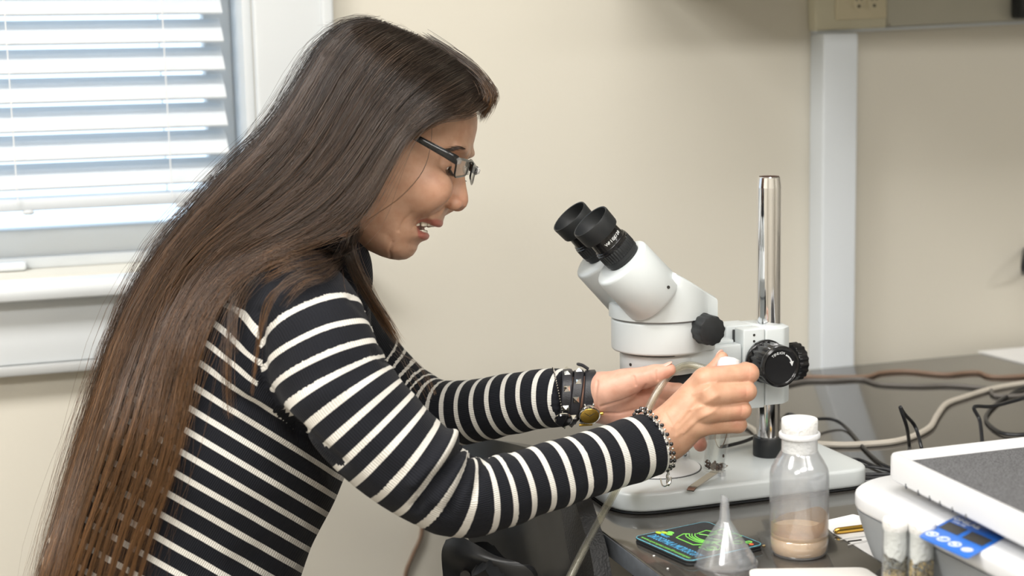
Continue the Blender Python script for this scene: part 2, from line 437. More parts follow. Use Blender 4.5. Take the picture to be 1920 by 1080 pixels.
# duplex outlet on the end box
ox = ony(1622, 12, YR)[0] - rc0[0]
oz = .040
op = MB().box(ox - .050, ox + .036, -.004, 0.0005, .014, .075, b=.0015, r=.006, mx=R_).obj('outlet_plate', 'outlet', rc)
for sx in (-.013, .013):
    po = roundpoly([(ox + sx - .0105, -.014), (ox + sx + .0105, -.014), (ox + sx + .0105, .014), (ox + sx - .0105, .014)], .009)
    MB().prism(po, .004, .0060, .0006, mx=R_ @ Matrix.Translation((0, 0, oz + .001)) @ Matrix.Rotation(math.radians(90), 4, 'X')).obj('socket_face', 'outlet', op)
    for dx, dz, ww, hh in ((-.004, .004, .0016, .007), (.004, .004, .0016, .006), (0, -.007, .004, .004)):
        MB().box(ox + sx + dx - ww / 2, ox + sx + dx + ww / 2, -.0068, -.0055, oz + dz - hh / 2, oz + dz + hh / 2, b=.0003, mx=R_).obj('slot', 'dark', op)
MB().sphere(tuple(R_ @ Vector((xs + .004, -.001, .004))), .0022).obj('screw', 'steel', rc)
dk = ony(1916, 25, YR - .03)
tag(MB().box(dk[0], dk[0] + .06, dk[1], YR - .0005, dk[2] - .008, dk[2] + .07, b=.006).obj('power_plug', 'black'),
    'black plug in the raceway at the top right edge', 'plug')
cb = ony(1917, 501, YB - .02)
tag(MB().tube(spline([cb + (.055, .066, .018), cb + (.022, .025, .014), cb + (0, -.002, 0), cb + (.022, .025, -.014), cb + (.055, .066, -.018)], 20), .004, 8).obj('wall_cord_loop', 'cable_k'),
    'short black cord bulging from the wall at the right edge', 'cord')

# a wall cupboard above the frame on the right shades the upper wall
cup = thing('wall_cupboard', 'cream wall cupboard above the bench beside the raceway', 'cupboard', (1.42, YW, 1.375))
MB().box(.83, 3.0, YW - .32, YW, 1.375, 2.25, b=.004).obj('carcass', 'raceway2', cup)
for k in range(4):
    d_ = MB().box(.835 + k * .54, .835 + k * .54 + .534, YW - .34, YW - .321, 1.38, 2.245, b=.004).obj('door', 'raceway2', cup)
    MB().tube([(.88 + k * .54, YW - .36, 1.46), (.88 + k * .54, YW - .36, 1.56)], .005).obj('handle', 'steel', d_)

# ceiling lamps: real panels out of frame
for i, (x, y) in enumerate(((-1.2, 0.75), (0.35, 0.75), (-1.2, -1.1), (0.35, -1.1), (1.9, -1.1))):
    t = thing('ceiling_light', ('recessed rectangular ceiling light, ' + ('left of the window side', 'nearest the bench', 'rear left', 'rear middle', 'rear right')[i]), 'light', (x, y, ZC), 'ceiling light panels')
    m4 = MB()
    for a in ((x - .62, x + .62, y - .32, y - .30), (x - .62, x + .62, y + .30, y + .32), (x - .62, x - .60, y - .30, y + .30), (x + .60, x + .62, y - .30, y + .30)):
        m4.box(*a, ZC - .012, ZC - .0005, b=.001)
    m4.obj('frame', 'trim', t)
    MB().box(x - .6, x + .6, y - .3, y + .3, ZC - .008, ZC - .001, b=.001).obj('diffuser', 'lamp', t)
    ld = bpy.data.lights.new('panel_lamp', 'AREA'); ld.shape = 'RECTANGLE'; ld.size = 1.16; ld.size_y = .56
    ld.energy = PANEL_POWER * (1.8, .5, 1.1, 1.0, .7)[i]; ld.color = (1.0, 0.98, 0.95)
    lo = bpy.data.objects.new('panel_lamp', ld); COL.objects.link(lo); lo.parent = t; lo.location = (0, 0, -.016)

# =================================================================== BENCH
BZ = 0.76
bench = thing('lab_bench', 'black epoxy topped laboratory bench along the wall', 'bench', (1.6, 1.2, 0))
btop = MB().box(.540, 3.2, .25, YB, BZ - .022, BZ, b=.0025).obj('bench_top', 'bench', bench)
MB().box(.5388, .5401, .252, YB - .002, BZ - .0205, BZ - .0016, b=.0004).obj('edge_band', 'bench_edge', btop)
for k in range(2):
    cab = MB().box(.60, 2.2, .30 + k * .55, .30 + k * .55 + .545, .08, BZ - .0225, b=.003).obj('cabinet', 'wood_dark', bench)
    dd = MB().box(.582, .5995, .31 + k * .55, .31 + k * .55 + .525, .12, BZ - .06, b=.003).obj('door', 'wood_dark', cab)
    MB().tube([(.566, .36 + k * .55, .56), (.566, .36 + k * .55, .66)], .005).obj('handle', 'steel', dd)
MB().box(.64, 2.2, .32, 1.38, 0, .08, b=.002).obj('plinth', 'dark', bench)

# =================================================================== MICROSCOPE
MY = 1.475
scope = thing('stereo_microscope', 'light grey stereo microscope with black eyepieces on a chrome pillar stand', 'microscope', (.70, MY, BZ))
bz0, bz1 = BZ + .003, BZ + .0235
bp_ = roundpoly([(.570, MY - .091), (.868, MY - .091), (.868, MY + .091), (.570, MY + .091)], [.05, .03, .03, .05], 10)
base = MB().prism(bp_, bz0, bz1, .004, 3).obj('base', 'scope', scope)
for x, y in ((.61, MY - .06), (.61, MY + .06), (.84, MY - .06), (.84, MY + .06)):
    MB().lathe([(.009, BZ), (.009, bz0 + .001)], 16, mx=Matrix.Translation((x, y, 0))).obj('foot', 'black', base)
MB().prism([(p[0] * .99 + .007, MY + (p[1] - MY) * .985) for p in bp_], BZ + .0012, bz0 - .0001, 0).obj('base_gap_shade', 'black', base)  # black sheet stands in for the shade in the gap under the base
sc_ = onz(1245, 886, bz1)
sc_ = np.array([.652, MY, bz1])
MB().lathe([(.0490, bz1 - .001), (.0490, bz1 + .0004), (.0475, bz1 + .0004)], 48, mx=Matrix.Translation((sc_[0], sc_[1], 0))).obj('stage_rim', 'black', base)
MB().lathe([(.0475, bz1 - .001), (.0475, bz1 + .0012), (.0468, bz1 + .0018)], 48, mx=Matrix.Translation((sc_[0], sc_[1], 0))).obj('stage_plate', 'scope_w', base)
# stage clips
def clip(post, tip):
    c = MB().lathe([(.0042, bz1), (.0042, bz1 + .006), (.003, bz1 + .0065), (.003, bz1 + .010), (.0048, bz1 + .0105), (.0048, bz1 + .013), (.002, bz1 + .0145)], 16, mx=Matrix.Translation((post[0], post[1], 0))).obj('clip_post', 'chrome', base)
    a, b_ = np.array([*post, bz1 + .0098]), np.array([*tip, bz1 + .0022])
    d_ = (b_ - a); ln = np.linalg.norm(d_); d_ /= ln; sd = np.array([-d_[1], d_[0], 0]); sd /= np.linalg.norm(sd)
    up = np.cross(sd, d_) * -1
    rs = []
    for t, wd, h in ((-.006, .0045, 0), (.1 * ln, .0045, 0), (.85 * ln, .0045, -.0003), (ln - .004, .0045, -.0002), (ln, .004, .0014)):
        c0 = a + d_ * t + up * h * -1
        rs.append([tuple(c0 + sd * s1 * wd + up * s2 * .0005) for s1, s2 in ((-1, -1), (1, -1), (1, 1), (-1, 1))])
    MB().rings(rs).obj('stage_clip', 'steel', c)
clip((.7015, MY - .0585), tuple(onz(1294, 918, bz1 + .002)[:2]))
clip((.7015, MY + .030), (.665, MY + .012))
# pillar
PX = .7880
TZ = ony(1442, 331, MY)[2]
MB().lathe([(.0166, bz1), (.0170, bz1 + .001), (.0170, bz1 + .0205), (.0163, bz1 + .0215), (.013, bz1 + .0215)], 40, mx=Matrix.Translation((PX, MY, 0))).obj('pillar_collar', 'black', scope)
MB().lathe([(.0131, bz1 + .02), (.0131, TZ - .012), (.0131, TZ - .012), (.0118, TZ - .001), (.0110, TZ)], 48, mx=Matrix.Translation((PX, MY, 0))).obj('pillar', 'chrome', scope, angle=20)
MB().lathe([(.0109, TZ - .001), (.0109, TZ + .0004), (.009, TZ + .0006)], 32, mx=Matrix.Translation((PX, MY, 0))).obj('pillar_cap', 'wood_dark', scope)
# focusing block
B0, B1 = .848, .9325
blk = MB().prism(roundpoly([(.7672, MY - .0315), (.790, MY - .0315), (.802, MY - .022), (.808, MY + .022), (.803, MY + .030), (.7672, MY + .030)], .003), B0, B1, .002).obj('focus_block', 'scope', scope)
MB().prism(roundpoly([(.7410, MY - .0318), (.7666, MY - .0318), (.7666, MY - .010), (.7410, MY - .010)], .002), .8465, .9335, .0012).obj('focus_housing', 'scope', scope)
MB().box(.7415, .7666, MY - .0095, MY - .004, .86, .930, b=.0005).obj('dovetail_gap', 'black', scope)
MB().box(.7345, .7666, MY - .003, MY + .030, .872, .9335, b=.0012).obj('focus_housing', 'scope', scope)
MB().lathe([(.0045, 0), (.0045, .010)], 16, mx=frame((.752, MY - .0065, .918), (0, 0, 1))).obj('clamp_screw', 'chrome', scope)
for dz in (.005, .0118):
    MB().lathe([(.0014, 0), (.0014, .0006)], 10, mx=frame((.7535, MY - .0316, B1 - dz), (0, -1, 0))).obj('set_screw', 'dark', blk)
def fluted(r, n, depth, m=4):
    pts = []
    for k in range(n):
        for j in range(m):
            a = 2 * math.pi * (k + j / m) / n
            rr = r if j in (0, 1) else r - depth
            pts.append((rr * math.cos(a), rr * math.sin(a)))
    return pts
# tension knobs
kz = .8985; KX = .7655
def tension_knob(y0, sgn, near):
    f_ = frame((KX, y0, kz), (0, sgn, 0), (1, 0, 0))
    k = MB().lathe([(.016, 0), (.0225, .001), (.0238, .003), (.0238, .006), (.021, .008)], 40, mx=f_).obj('knob_flange', 'blackgloss', scope)
    MB().prism(fluted(.0225, 18, .0012), .006, .034, .0008, mx=f_).obj('knob_grip', 'blackgloss', k)
    MB().lathe([(.0222, .034), (.0225, .0355), (.0222, .038), (.0200, .0392), (.0185, .0382), (.0180, .0374)], 40, mx=f_).obj('knob_rim', 'blackgloss', k)
    if near:
        for ch, a in zip('TENSION', (128, 119, 110, 102, 94, 85, 77)):
            r_ = .0135
            mx = f_ @ Matrix.Scale(-1, 4, (1, 0, 0)) if False else f_
            g = frame((0, 0, .0378), (0, 0, 1))
            # lettering follows the rim; the knob's local y axis points down in the world
            aa = math.radians(a)
            ex = Vector((math.sin(aa), 0, -math.cos(aa)))     # reading direction in world x/z
            c0 = Vector((KX + r_ * math.cos(aa), y0 - .0378, kz + r_ * math.sin(aa)))
            up = Vector((math.cos(aa), 0, math.sin(aa)))
            mt = Matrix(((ex.x, up.x, 0, c0.x), (ex.y, up.y, -1, c0.y), (ex.z, up.z, 0, c0.z), (0, 0, 0, 1)))
            text_mb(ch, .0038, mt).obj('letter', 'print_w', k)
        ar = [(KX + .0135 * math.cos(math.radians(a)), y0 - .0379, kz + .0135 * math.sin(math.radians(a))) for a in np.linspace(62, 14, 12)]
        MB().tube(ar, .0008, 6).obj('arrow', 'print_w', k)
        e = np.array(ar[-1])
        MB().rings([[tuple(e + (dx, -.0002, dz)) for dx, dz in ((-.0025, .001), (.0022, .0016), (.0004, -.0036))],
                    [tuple(e + (dx, .0003, dz)) for dx, dz in ((-.0025, .001), (.0022, .0016), (.0004, -.0036))]]).obj('arrow', 'print_w', k)
tension_knob(MY - .0315, -1, True)
KF = frame((.803, MY + .004, .886), (1, .10, 0), (0, 1, 0))
kf = MB().lathe([(.010, 0), (.010, .004), (.0075, .004), (.0075, .012), (.012, .016), (.012, .020)], 24, mx=KF).obj('pillar_clamp_knob', 'black', scope)
MB().prism(fluted(.0215, 18, .0012), .014, .0265, .0015, mx=KF).obj('knob_grip', 'blackgloss', kf)
# arm and holder ring
arm = MB().prism(roundpoly([(.655, MY - .0435), (.7405, MY - .030), (.7405, MY + .030), (.655, MY + .0435)], .004), .893, .9185, .0025).obj('arm', 'scope', scope)
RC = .6575
ring = MB().lathe([(.040, .8935), (.0432, .8935), (.0440, .8945), (.0440, .9125), (.043, .9135)], 56, mx=Matrix.Translation((RC, MY, 0))).obj('holder_ring', 'scope', scope)
MB().lathe([(.0415, .9134), (.0415, .9165)], 48, mx=Matrix.Translation((RC, MY, 0))).obj('ring_gap', 'black', scope)
for a in (200, 262):
    c0 = (RC + .0438 * math.cos(math.radians(a)), MY + .0438 * math.sin(math.radians(a)), .9035)
    MB().lathe([(.0017, 0), (.0017, .0008)], 12, mx=frame(c0, (math.cos(math.radians(a)), math.sin(math.radians(a)), 0))).obj('set_screw', 'dark', ring)
MB().lathe([(.031, .876), (.034, .878), (.0385, .886), (.0385, .8936)], 48, mx=Matrix.Translation((RC, MY, 0))).obj('objective', 'black', scope)
MB().box(.712, .734, MY - .022, MY - .006, .9183, .9225, b=.001).obj('arm_plate', 'scope', arm)
# zoom body: round in front, square at the back
def dshape(r, xb, hw, n=28):
    pts = [(xb, MY - hw), (xb, MY + hw)]
    a0 = math.asin(min(1, hw / r))
    for k in range(n + 1):
        a = a0 + (2 * math.pi - 2 * a0) * k / n if hw < r else 0
        pts.append((RC + r * math.cos(a), MY + r * math.sin(a)))
    return pts
MB().prism(dshape(.0530, .703, .040), .9160, .9505, .003, 3).obj('zoom_body', 'scope', scope)
MB().prism(dshape(.0522, .7035, .039), .9503, .9530, .0).obj('body_seam', 'grey_pl', scope)
dsh = dshape(.0552, .7055, .0415)
roof = lambda x: float(np.interp(x, [.60, .612, .640, .652, .7055], [.9675, .9680, .995, 1.004, .9725]))
hp = MB()
lv = [[(x, y, .9525) for x, y in dsh], [(x, y, roof(x) - .003) for x, y in dsh]]
cx0 = (.655, MY)
for ins_, dz in ((.0008, .0012), (.0030, 0)):
    lv.append([(*q, roof(q[0]) - dz) for q in [(x + (cx0[0] - x) * ins_ / .05, y + (cx0[1] - y) * ins_ / .045) for x, y in dsh]])
hp.rings(lv, True, False)
nb = 3 * len(dsh); nn_ = len(dsh) - 2
pairs = [(0, 1)] + [(2 + nn_ - 1 - k, 2 + k) for k in range(nn_ // 2)]
for (a0, b0_), (a1, b1_) in zip(pairs[:-1], pairs[1:]):
    hp.f.append((nb + a0, nb + b0_, nb + b1_, nb + a1))
hp.obj('prism_housing', 'scope', scope, angle=35)
# binocular tubes and eyepieces
ax = np.array([math.cos(math.radians(47)), 0, -math.sin(math.radians(47))])
def ocular(y, near):
    top = np.array([.5995, y, 1.0165])
    f_ = frame(top, ax, (0, 1, 0))
    t = MB().lathe([(.022, -.0002), (.0295, .0), (.0312, .0012), (.0320, .003), (.0330, .054), (.030, .058)], 48, mx=f_).obj('tube_housing', 'scope', scope)
    MB().lathe([(.0018, 0), (.0018, .0006)], 10, mx=frame(top + ax * .046 + np.array([math.sin(math.radians(47)) * .012, -.0305, math.cos(math.radians(47)) * .012]) , (.2, -1, .2))).obj('set_screw', 'dark', t)
    e0 = top + np.array([0.0035, 0, .0045])
    f2 = frame(e0, -ax, (0, 1, 0))
    e = MB().lathe([(.0185, -.004), (.0185, .003), (.0196, .0035), (.0196, .0075)], 40, mx=f2).obj('eyepiece', 'black', scope)
    MB().prism(fluted(.0200, 40, .0007), .0075, .0185, .0006, mx=f2).obj('dioptre_ring', 'black', e)
    MB().lathe([(.0196, .0185), (.0198, .020), (.0190, .0205), (.0190, .0225), (.0180, .0228), (.0175, .0235), (.0172, .036)], 40, mx=f2).obj('eyepiece_barrel', 'blackgloss', e)
    MB().lathe([(.0172, .035), (.0205, .0362), (.0210, .0378), (.0218, .053), (.0214, .0542), (.0203, .0538), (.0190, .044), (.0165, .040)], 44, mx=f2, cap1=False).obj('eyecup', 'black', e)
    MB().lathe([(.0165, .0400), (.0150, .0402), (.0135, .0392), (.0110, .0390)], 36, mx=f2, cap1=False).obj('lens_ring', 'blackgloss', e)
    MB().lathe([(.0112, .0388), (.0085, .0396), (.0045, .0402), (.001, .0404)], 32, mx=f2).obj('eye_lens', 'lens', e)
    if near:
        # lettering wrapped on the barrel, facing the camera
        txt = 'WF10X/20'
        for i, ch in enumerate(txt):
            a = (i - 3.2) * .155 + .10
            # circumferential direction on the side toward -y
            up_ = np.array([ax[2], 0, -ax[0]]) * -1            # perpendicular to the axis, upward right
            nrm = np.array([0, -math.cos(a), 0]) + up_ * math.sin(a)
            tang = np.array([0, math.sin(a), 0]) + up_ * math.cos(a)
            c0 = e0 - ax * .0272 + nrm * .01755
            yy = -ax
            mt = Matrix(((tang[0], yy[0], nrm[0], c0[0]), (tang[1], yy[1], nrm[1], c0[1]), (tang[2], yy[2], nrm[2], c0[2]), (0, 0, 0, 1)))
            text_mb(ch, .0046, mt, bold=.0001).obj('letter', 'print_w', e)
ocular(MY - .0305, True)
ocular(MY + .0305, False)
# zoom knob
zk = np.array([.684, MY - .0385, .9425])
f_ = frame(zk, (.12, -1, 0), (1, 0, 0))
z_ = MB().lathe([(.0125, 0), (.0160, .002), (.0165, .004), (.0165, .009), (.0155, .010)], 36, mx=f_).obj('zoom_knob', 'black', scope)
MB().prism(fluted(.0160, 12, .0009), .009, .0285, .0015, mx=f_).obj('knob_grip', 'black', z_)
for i, ch in enumerate(('4', '1')):
    a = math.radians(150 + 25 * i)
    c0 = zk + np.array([-.0167 * math.sin(a) * 0 - .0135, -.006, .004 - .009 * i])
    text_mb(ch, .004, Matrix(((0.3, 0, -.95, c0[0]), (-.95, 0, -.3, c0[1]), (0, 1, 0, c0[2]), (0, 0, 0, 1)))).obj('letter', 'print_w', z_)

# =================================================================== SMALL THINGS ON THE BENCH
# bottle
bc = onz(1499, 1055, BZ) + np.array([.0130, .0245, 0])
bt = thing('media_bottle', 'translucent plastic bottle of tan liquid with a white cotton plug', 'bottle', bc)
T = Matrix.Translation(Vector(bc))
prof = [(.010, .0015), (.020, .0002), (.0245, .0008), (.0268, .004), (.0272, .008), (.0272, .0165), (.0264, .0175), (.0272, .0190), (.0274, .022), (.0276, .070), (.0274, .078), (.0262, .083), (.0230, .0895), (.0185, .0968), (.0172, .0995), (.0168, .101), (.0168, .1125)]
inn = [(r - .0010, z) for r, z in reversed(prof[2:])] + [(.018, .0016), (.004, .002)]
MB().lathe(prof + inn, 56, mx=T, cap0=True, cap1=True).obj('bottle_body', 'milky', bt)
MB().lathe([(.0166, .1122), (.0188, .1124), (.0192, .1130), (.0192, .1160), (.0186, .1170), (.0170, .1172), (.0160, .1165)], 48, mx=T).obj('neck_flange', 'white_pl', bt)
MB().lathe([(.0150, .0985), (.0163, .0990), (.0163, .1175), (.0167, .1180), (.0168, .1290), (.0162, .1300), (.006, .1303)], 40, mx=T).obj('cotton_plug', 'cotton', bt)
MB().lathe([(.004, .0021), (.0205, .0018), (.0246, .0032), (.0258, .0065), (.0261, .009), (.0261, .0164), (.0254, .0176), (.0261, .0192), (.0260, .0245), (.0252, .0252), (.004, .0250)], 48, mx=T).obj('liquid', 'yeast', bt)
rs = []
for k, (rr, zz) in enumerate(((.0262, .0215), (.0263, .026), (.0264, .0345), (.0262, .0345), (.0258, .026), (.0254, .0215))):
    rs.append([(rr * math.cos(a), rr * math.sin(a), zz + (.006 * math.sin(a + 2.2) + .003 * math.sin(2 * a + 1) + .0015 * math.sin(5 * a)) * (.7 if zz > .03 else (.35 if zz > .025 else 0))) for a in np.linspace(0, 2 * math.pi, 48, endpoint=False)])
MB().rings(rs, False, False, mx=T).obj('residue_film', 'film', bt)

# funnel, upside down
fc = onz(1360, 1075, BZ) + np.array([.0125, .0262, 0])
T = Matrix.Translation(Vector(fc))
R1 = .0292
fo = [(R1, .0), (R1 + .0012, .0004), (R1 + .0012, .002), (R1 - .0004, .0028), (.0275, .0075), (.0062, .0400), (.0052, .0425), (.0036, .0660)]
fi = [(.0028, .0660), (.0042, .0425), (.0052, .0398), (.0265, .0075), (R1 - .0014, .0026), (R1 - .0012, .0)]
fu = MB().lathe(fo + fi + [fo[0]], 48, mx=T, cap0=False, cap1=False)
# slanted tip
fu.v = [(x, y, z - (max(0, (x - fc[0]) + .0036) * .55 if z > fc[2] + .062 else 0)) for x, y, z in fu.v]
fun = fu.obj('funnel', 'clear_soft'); tag(fun, 'clear plastic funnel standing mouth down on the bench', 'funnel')
for a in (215, 330, 100):
    d_ = np.array([math.cos(math.radians(a)), math.sin(math.radians(a)), 0])
    s_ = np.array([-d_[1], d_[0], 0]) * .0006
    q = [fc + d_ * .026 + (0, 0, .002), fc + d_ * .0285 + (0, 0, .002), fc + d_ * .0275 + (0, 0, .007), fc + d_ * .0200 + (0, 0, .0190), fc + d_ * .0185 + (0, 0, .0190)]
    MB().rings([[tuple(p + s_) for p in q], [tuple(p - s_) for p in q]], True).obj('rib', 'clear_soft', fun, org=(0, 0, 0))
hd = np.array([math.cos(math.radians(160)), math.sin(math.radians(160)), 0])
MB().box(-.002, .004, -.0035, .0035, .0, .0035, b=.0008, mx=Matrix.Translation(Vector(fc + hd * (R1 + .0005))) @ Matrix.Rotation(math.radians(160), 4, 'Z')).obj('tab', 'clear_soft', fun, org=(0, 0, 0))

# coaster
A_, B_, C_ = onz(1193, 1006, BZ + .006)[:2], onz(1282, 1054, BZ + .006)[:2], onz(1427, 1021, BZ + .006)[:2]
ctr = (A_ + C_) / 2
ex = (C_ - B_) / np.linalg.norm(C_ - B_); ey = np.array([-ex[1], ex[0]])
sz = .5 * (np.linalg.norm(C_ - B_) + np.linalg.norm(A_ - B_))
hw = sz / 2
cst = thing('coaster', 'square black coaster printed with a green microscope drawing', 'coaster', (*ctr, BZ))
CM = Matrix(((ex[0], ey[0], 0, ctr[0]), (ex[1], ey[1], 0, ctr[1]), (0, 0, 1, BZ), (0, 0, 0, 1)))
MB().box(-hw, hw, -hw, hw, .0003, .0032, b=.0010, r=.007, mx=CM).obj('foam_base', 'black', cst)
cp = MB().box(-hw, hw, -hw, hw, .0036, .0062, b=.0010, r=.007, mx=CM).obj('printed_top', 'coaster', cst)
rr_ = rrect(-hw + .0007, hw - .0007, -hw + .0007, hw - .0007, .0065, 8)
MB().tube([tuple(CM @ Vector((x, y, .0058))) for x, y in rr_ + rr_[:1]], .0006, 6).obj('edge_stitch', 'print_t', cp)
# printing; it reads along the left side, from the far corner toward the camera
def on_coaster(u, v):              # u along reading direction (0..1), v upward in the print (0..1)
    return Vector((-hw + v * sz, hw - u * sz, .0063))
def cmx(u, v):
    o = CM @ on_coaster(u, v)
    xd = CM.to_3x3() @ Vector((0, -1, 0)); yd = CM.to_3x3() @ Vector((1, 0, 0))
    return Matrix(((xd.x, yd.x, 0, o.x), (xd.y, yd.y, 0, o.y), (xd.z, yd.z, 1, o.z), (0, 0, 0, 1)))
def fit_text(body, u0, u1, v0, v1, material, shear=.2, bold=.0002):
    t = text_mb(body, 1.0, Matrix.Identity(4), thick=.00005, align='LEFT', shear=shear)
    a = np.array(t.v); lo, hi = a.min(0), a.max(0)
    s1 = (u1 - u0) * sz / (hi[0] - lo[0]); s2 = (v1 - v0) * sz / (hi[1] - lo[1])
    mx = cmx(u0, v0)
    t.v = [tuple(mx @ Vector(((x - lo[0]) * s1, (y - lo[1]) * s2, .0001 if z > 0 else 0))) for x, y, z in t.v]
    t.obj('lettering', material, cp, smooth=False)
fit_text('DROSOPHILA MICROSCOPY', .07, .95, .135, .245, 'print_b', .25)
fit_text('www.nyscopes.com/drososcopes', .07, .93, .035, .095, 'print_g', .15)
def stroke(pts, material='print_g', wd=.0006):
    q = [tuple(CM @ on_coaster(u, v)) for u, v in pts]
    MB().tube(spline(q, max(2, 6 * len(q))) if len(q) > 2 else q, wd, 5).obj('drawn_line', material, cp)
def poly(pts, **kw):
    for a, b_ in zip(pts[:-1], pts[1:]): stroke([a, b_], **kw)
poly([(.30, .36), (.24, .50), (.28, .56)]); poly([(.30, .36), (.60, .36), (.66, .46)])
for o in (0, .035, .06, .09):
    stroke([(.26 + o * .5, .52 + o), (.34 + o * .4, .47 + o), (.50, .45 + o), (.62, .49 + o), (.68, .56 + o)])
poly([(.32, .62), (.28, .78), (.40, .84), (.44, .70), (.34, .64)]); poly([(.46, .66), (.44, .80), (.60, .84), (.66, .70), (.50, .64)])
poly([(.36, .84), (.34, .95), (.48, .97), (.50, .86)]); poly([(.54, .86), (.54, .97), (.66, .97), (.68, .86)])
poly([(.66, .46), (.70, .36), (.84, .37), (.88, .48), (.80, .58), (.70, .58), (.66, .70)])
for r_ in (.055, .035):
    stroke([(.80 + r_ * math.cos(a), .45 + r_ * .9 * math.sin(a)) for a in np.linspace(0, 2 * math.pi, 12)])
for (u, v), m_ in (((.08, .36), 'print_y'), ((.12, .42), 'print_g'), ((.16, .37), 'print_g'), ((.05, .31), 'print_y')):
    MB().prism([((hw * 0) + (.0042 * math.cos(a)), .0028 * math.sin(a)) for a in np.linspace(0, 2 * math.pi, 14, endpoint=False)], 0, .0002, 0, mx=cmx(u, v)).obj('printed_leaf', m_, cp)
stroke([(.10, .31), (.15, .31)], material='print_b', wd=.0007); stroke([(.12, .285), (.24, .285)], material='print_b', wd=.0003); stroke([(.12, .30), (.24, .315)], material='print_b', wd=.0003)
for uu, vv, rr2 in ((.80, .80, .045), (.86, .90, .03)):
    stroke([(uu + rr2 * math.cos(a), vv + 1.2 * rr2 * math.sin(a)) for a in np.linspace(0, 2 * math.pi, 12)])
MB().prism([(.0022 * math.cos(a), .0022 * math.sin(a)) for a in np.linspace(0, 2 * math.pi, 14, endpoint=False)], 0, .0002, 0, mx=cmx(.93, .88)).obj('printed_dot', 'print_r', cp)

# white card at the very front
q0, q1 = onz(1404, 1066, BZ + .004), onz(1622, 1063, BZ + .004)
cx = np.array([q1[0] - q0[0], q1[1] - q0[1]]); Lc = np.linalg.norm(cx); cx /= Lc; cyv = np.array([cx[1], -cx[0]])
crn = [q0[:2], q1[:2], q1[:2] + cyv * .12 + cx * .03, q0[:2] + cyv * .12 - cx * .01]
crn = [tuple(c) for c in reversed(crn)]
tag(MB().prism(roundpoly(crn, .008), BZ + .0004, BZ + .0042, .0012).obj('white_tray', 'card'), 'flat white plastic card lying in front of the bottle', 'card')

# stoppered vials
def vial_food(c, lab, which):
    v = thing('stoppered_vial', lab, 'vial', c, 'glass vials with cotton stoppers')
    T = Matrix.Translation(Vector(c)); R = .0112; H = .0685
    MB().lathe([(.004, .0006), (R - .001, .0), (R, .0012), (R, H), (R - .0010, H), (R - .0011, .002), (.003, .0018)], 36, mx=T).obj('glass_wall', 'clear', v)
    n = 36; rs = []
    for k, (rr, zz) in enumerate(((.0030, H - .024), (R - .0016, H - .0225), (R - .0013, H - .016), (R - .0013, H - .001), (R - .0002, H + .0015), (R + .0002, H + .0075), (R - .001, H + .0092), (.004, H + .0096))):
        rs.append([(rr * math.cos(a), rr * math.sin(a), zz + (.0022 * math.sin(2 * a + which * 2) + .001 * math.sin(5 * a) if k < 2 else .0003 * math.sin(3 * a + k))) for a in np.linspace(0, 2 * math.pi, n, endpoint=False)])
    MB().rings(rs, mx=T).obj('cotton_stopper', 'cotton', v)
    MB().lathe([(.003, .0025), (R - .0014, .0025), (R - .0014, .030), (.003, .032)], 24, mx=T).obj('food_plug', 'medium', v)
    rg = random.Random(which)
    dm = MB()
    for _ in range(130):
        a, zz = rg.uniform(0, 6.28), rg.uniform(.030, H - .024)
        rr = (R - .0022)
        dm.sphere((c[0] + rr * math.cos(a), c[1] + rr * math.sin(a), c[2] + zz), rg.uniform(.0005, .0014), 6, 4, (1, 1, rg.uniform(.7, 2)))
    o = dm.obj('clinging_debris', 'debris_grey' if which == 1 else 'medium', v); o['kind'] = 'stuff'
v1 = P(1680, 995, 1.272); v2 = P(1729, 998, 1.262)
for vv, lab, wh in ((v1, 'glass vial with cotton stopper nearer the bottle, grey debris inside', 1), (v2, 'glass vial with cotton stopper beside the blue panel', 2)):
    g = np.array([vv[0], vv[1], BZ])
    vial_food(g, lab, wh)

# papers
def sheet(name, pts, label, z=BZ, th=.0006, rnd=.002, m='paper'):
    pp = [tuple(p[:2]) for p in pts]
    ar = sum(a[0] * b_[1] - b_[0] * a[1] for a, b_ in zip(pp, pp[1:] + pp[:1]))
    if ar < 0: pp.reverse()
    return tag(MB().prism(roundpoly(pp, rnd, 2), z + .0004, z + .0004 + th, 0).obj(name, m), label, 'paper')
_pa = onz(1832, 661, BZ); _pd = onz(1921, 683, BZ) - _pa; _pd /= np.linalg.norm(_pd)
sheet('paper_sheet', [_pa, _pa + _pd * .26, _pa + _pd * .26 + (.24, .10, 0), np.array([_pa[0] + .30, YB - .004, BZ])], 'white paper on the bench against the wall at the right', th=.002)
pA = sheet('paper_sheet', [onz(1538, 980, BZ), onz(1600, 966, BZ), onz(1720, 1000, BZ), onz(1660, 1058, BZ), onz(1560, 1000, BZ)], 'crumpled white paper half under the shaker', th=.0008)
for a, b_ in (((1562, 1000), (1612, 985)), ((1575, 1012), (1625, 1005)), ((1590, 1022), (1640, 1012))):
    MB().tube([onz(*a, BZ + .0014), onz((a[0] + b_[0]) / 2, (a[1] + b_[1]) / 2 - 2, BZ + .003), onz(*b_, BZ + .0014)], .0006, 5).obj('crease', 'paper', pA)
MB().tube([onz(1590, 1015, BZ + .0018), onz(1615, 1012, BZ + .0018)], .0012, 6, squash=.4).obj('printed_mark', 'dark', pA)
pn = thing('gold_pen', 'gold metal pen lying on the crumpled paper', 'pen', onz(1590, 994, BZ))
a, b_ = onz(1564, 996, BZ + .0045), onz(1660, 984, BZ + .0045)
MB().tube([a, a + (b_ - a) * .03, a + (b_ - a) * .1, b_], [.0012, .0026, .0032, .0032], 12).obj('barrel', 'gold', pn)
MB().tube([a + (b_ - a) * -.02, a], [.0006, .0012], 8).obj('tip', 'steel', pn)
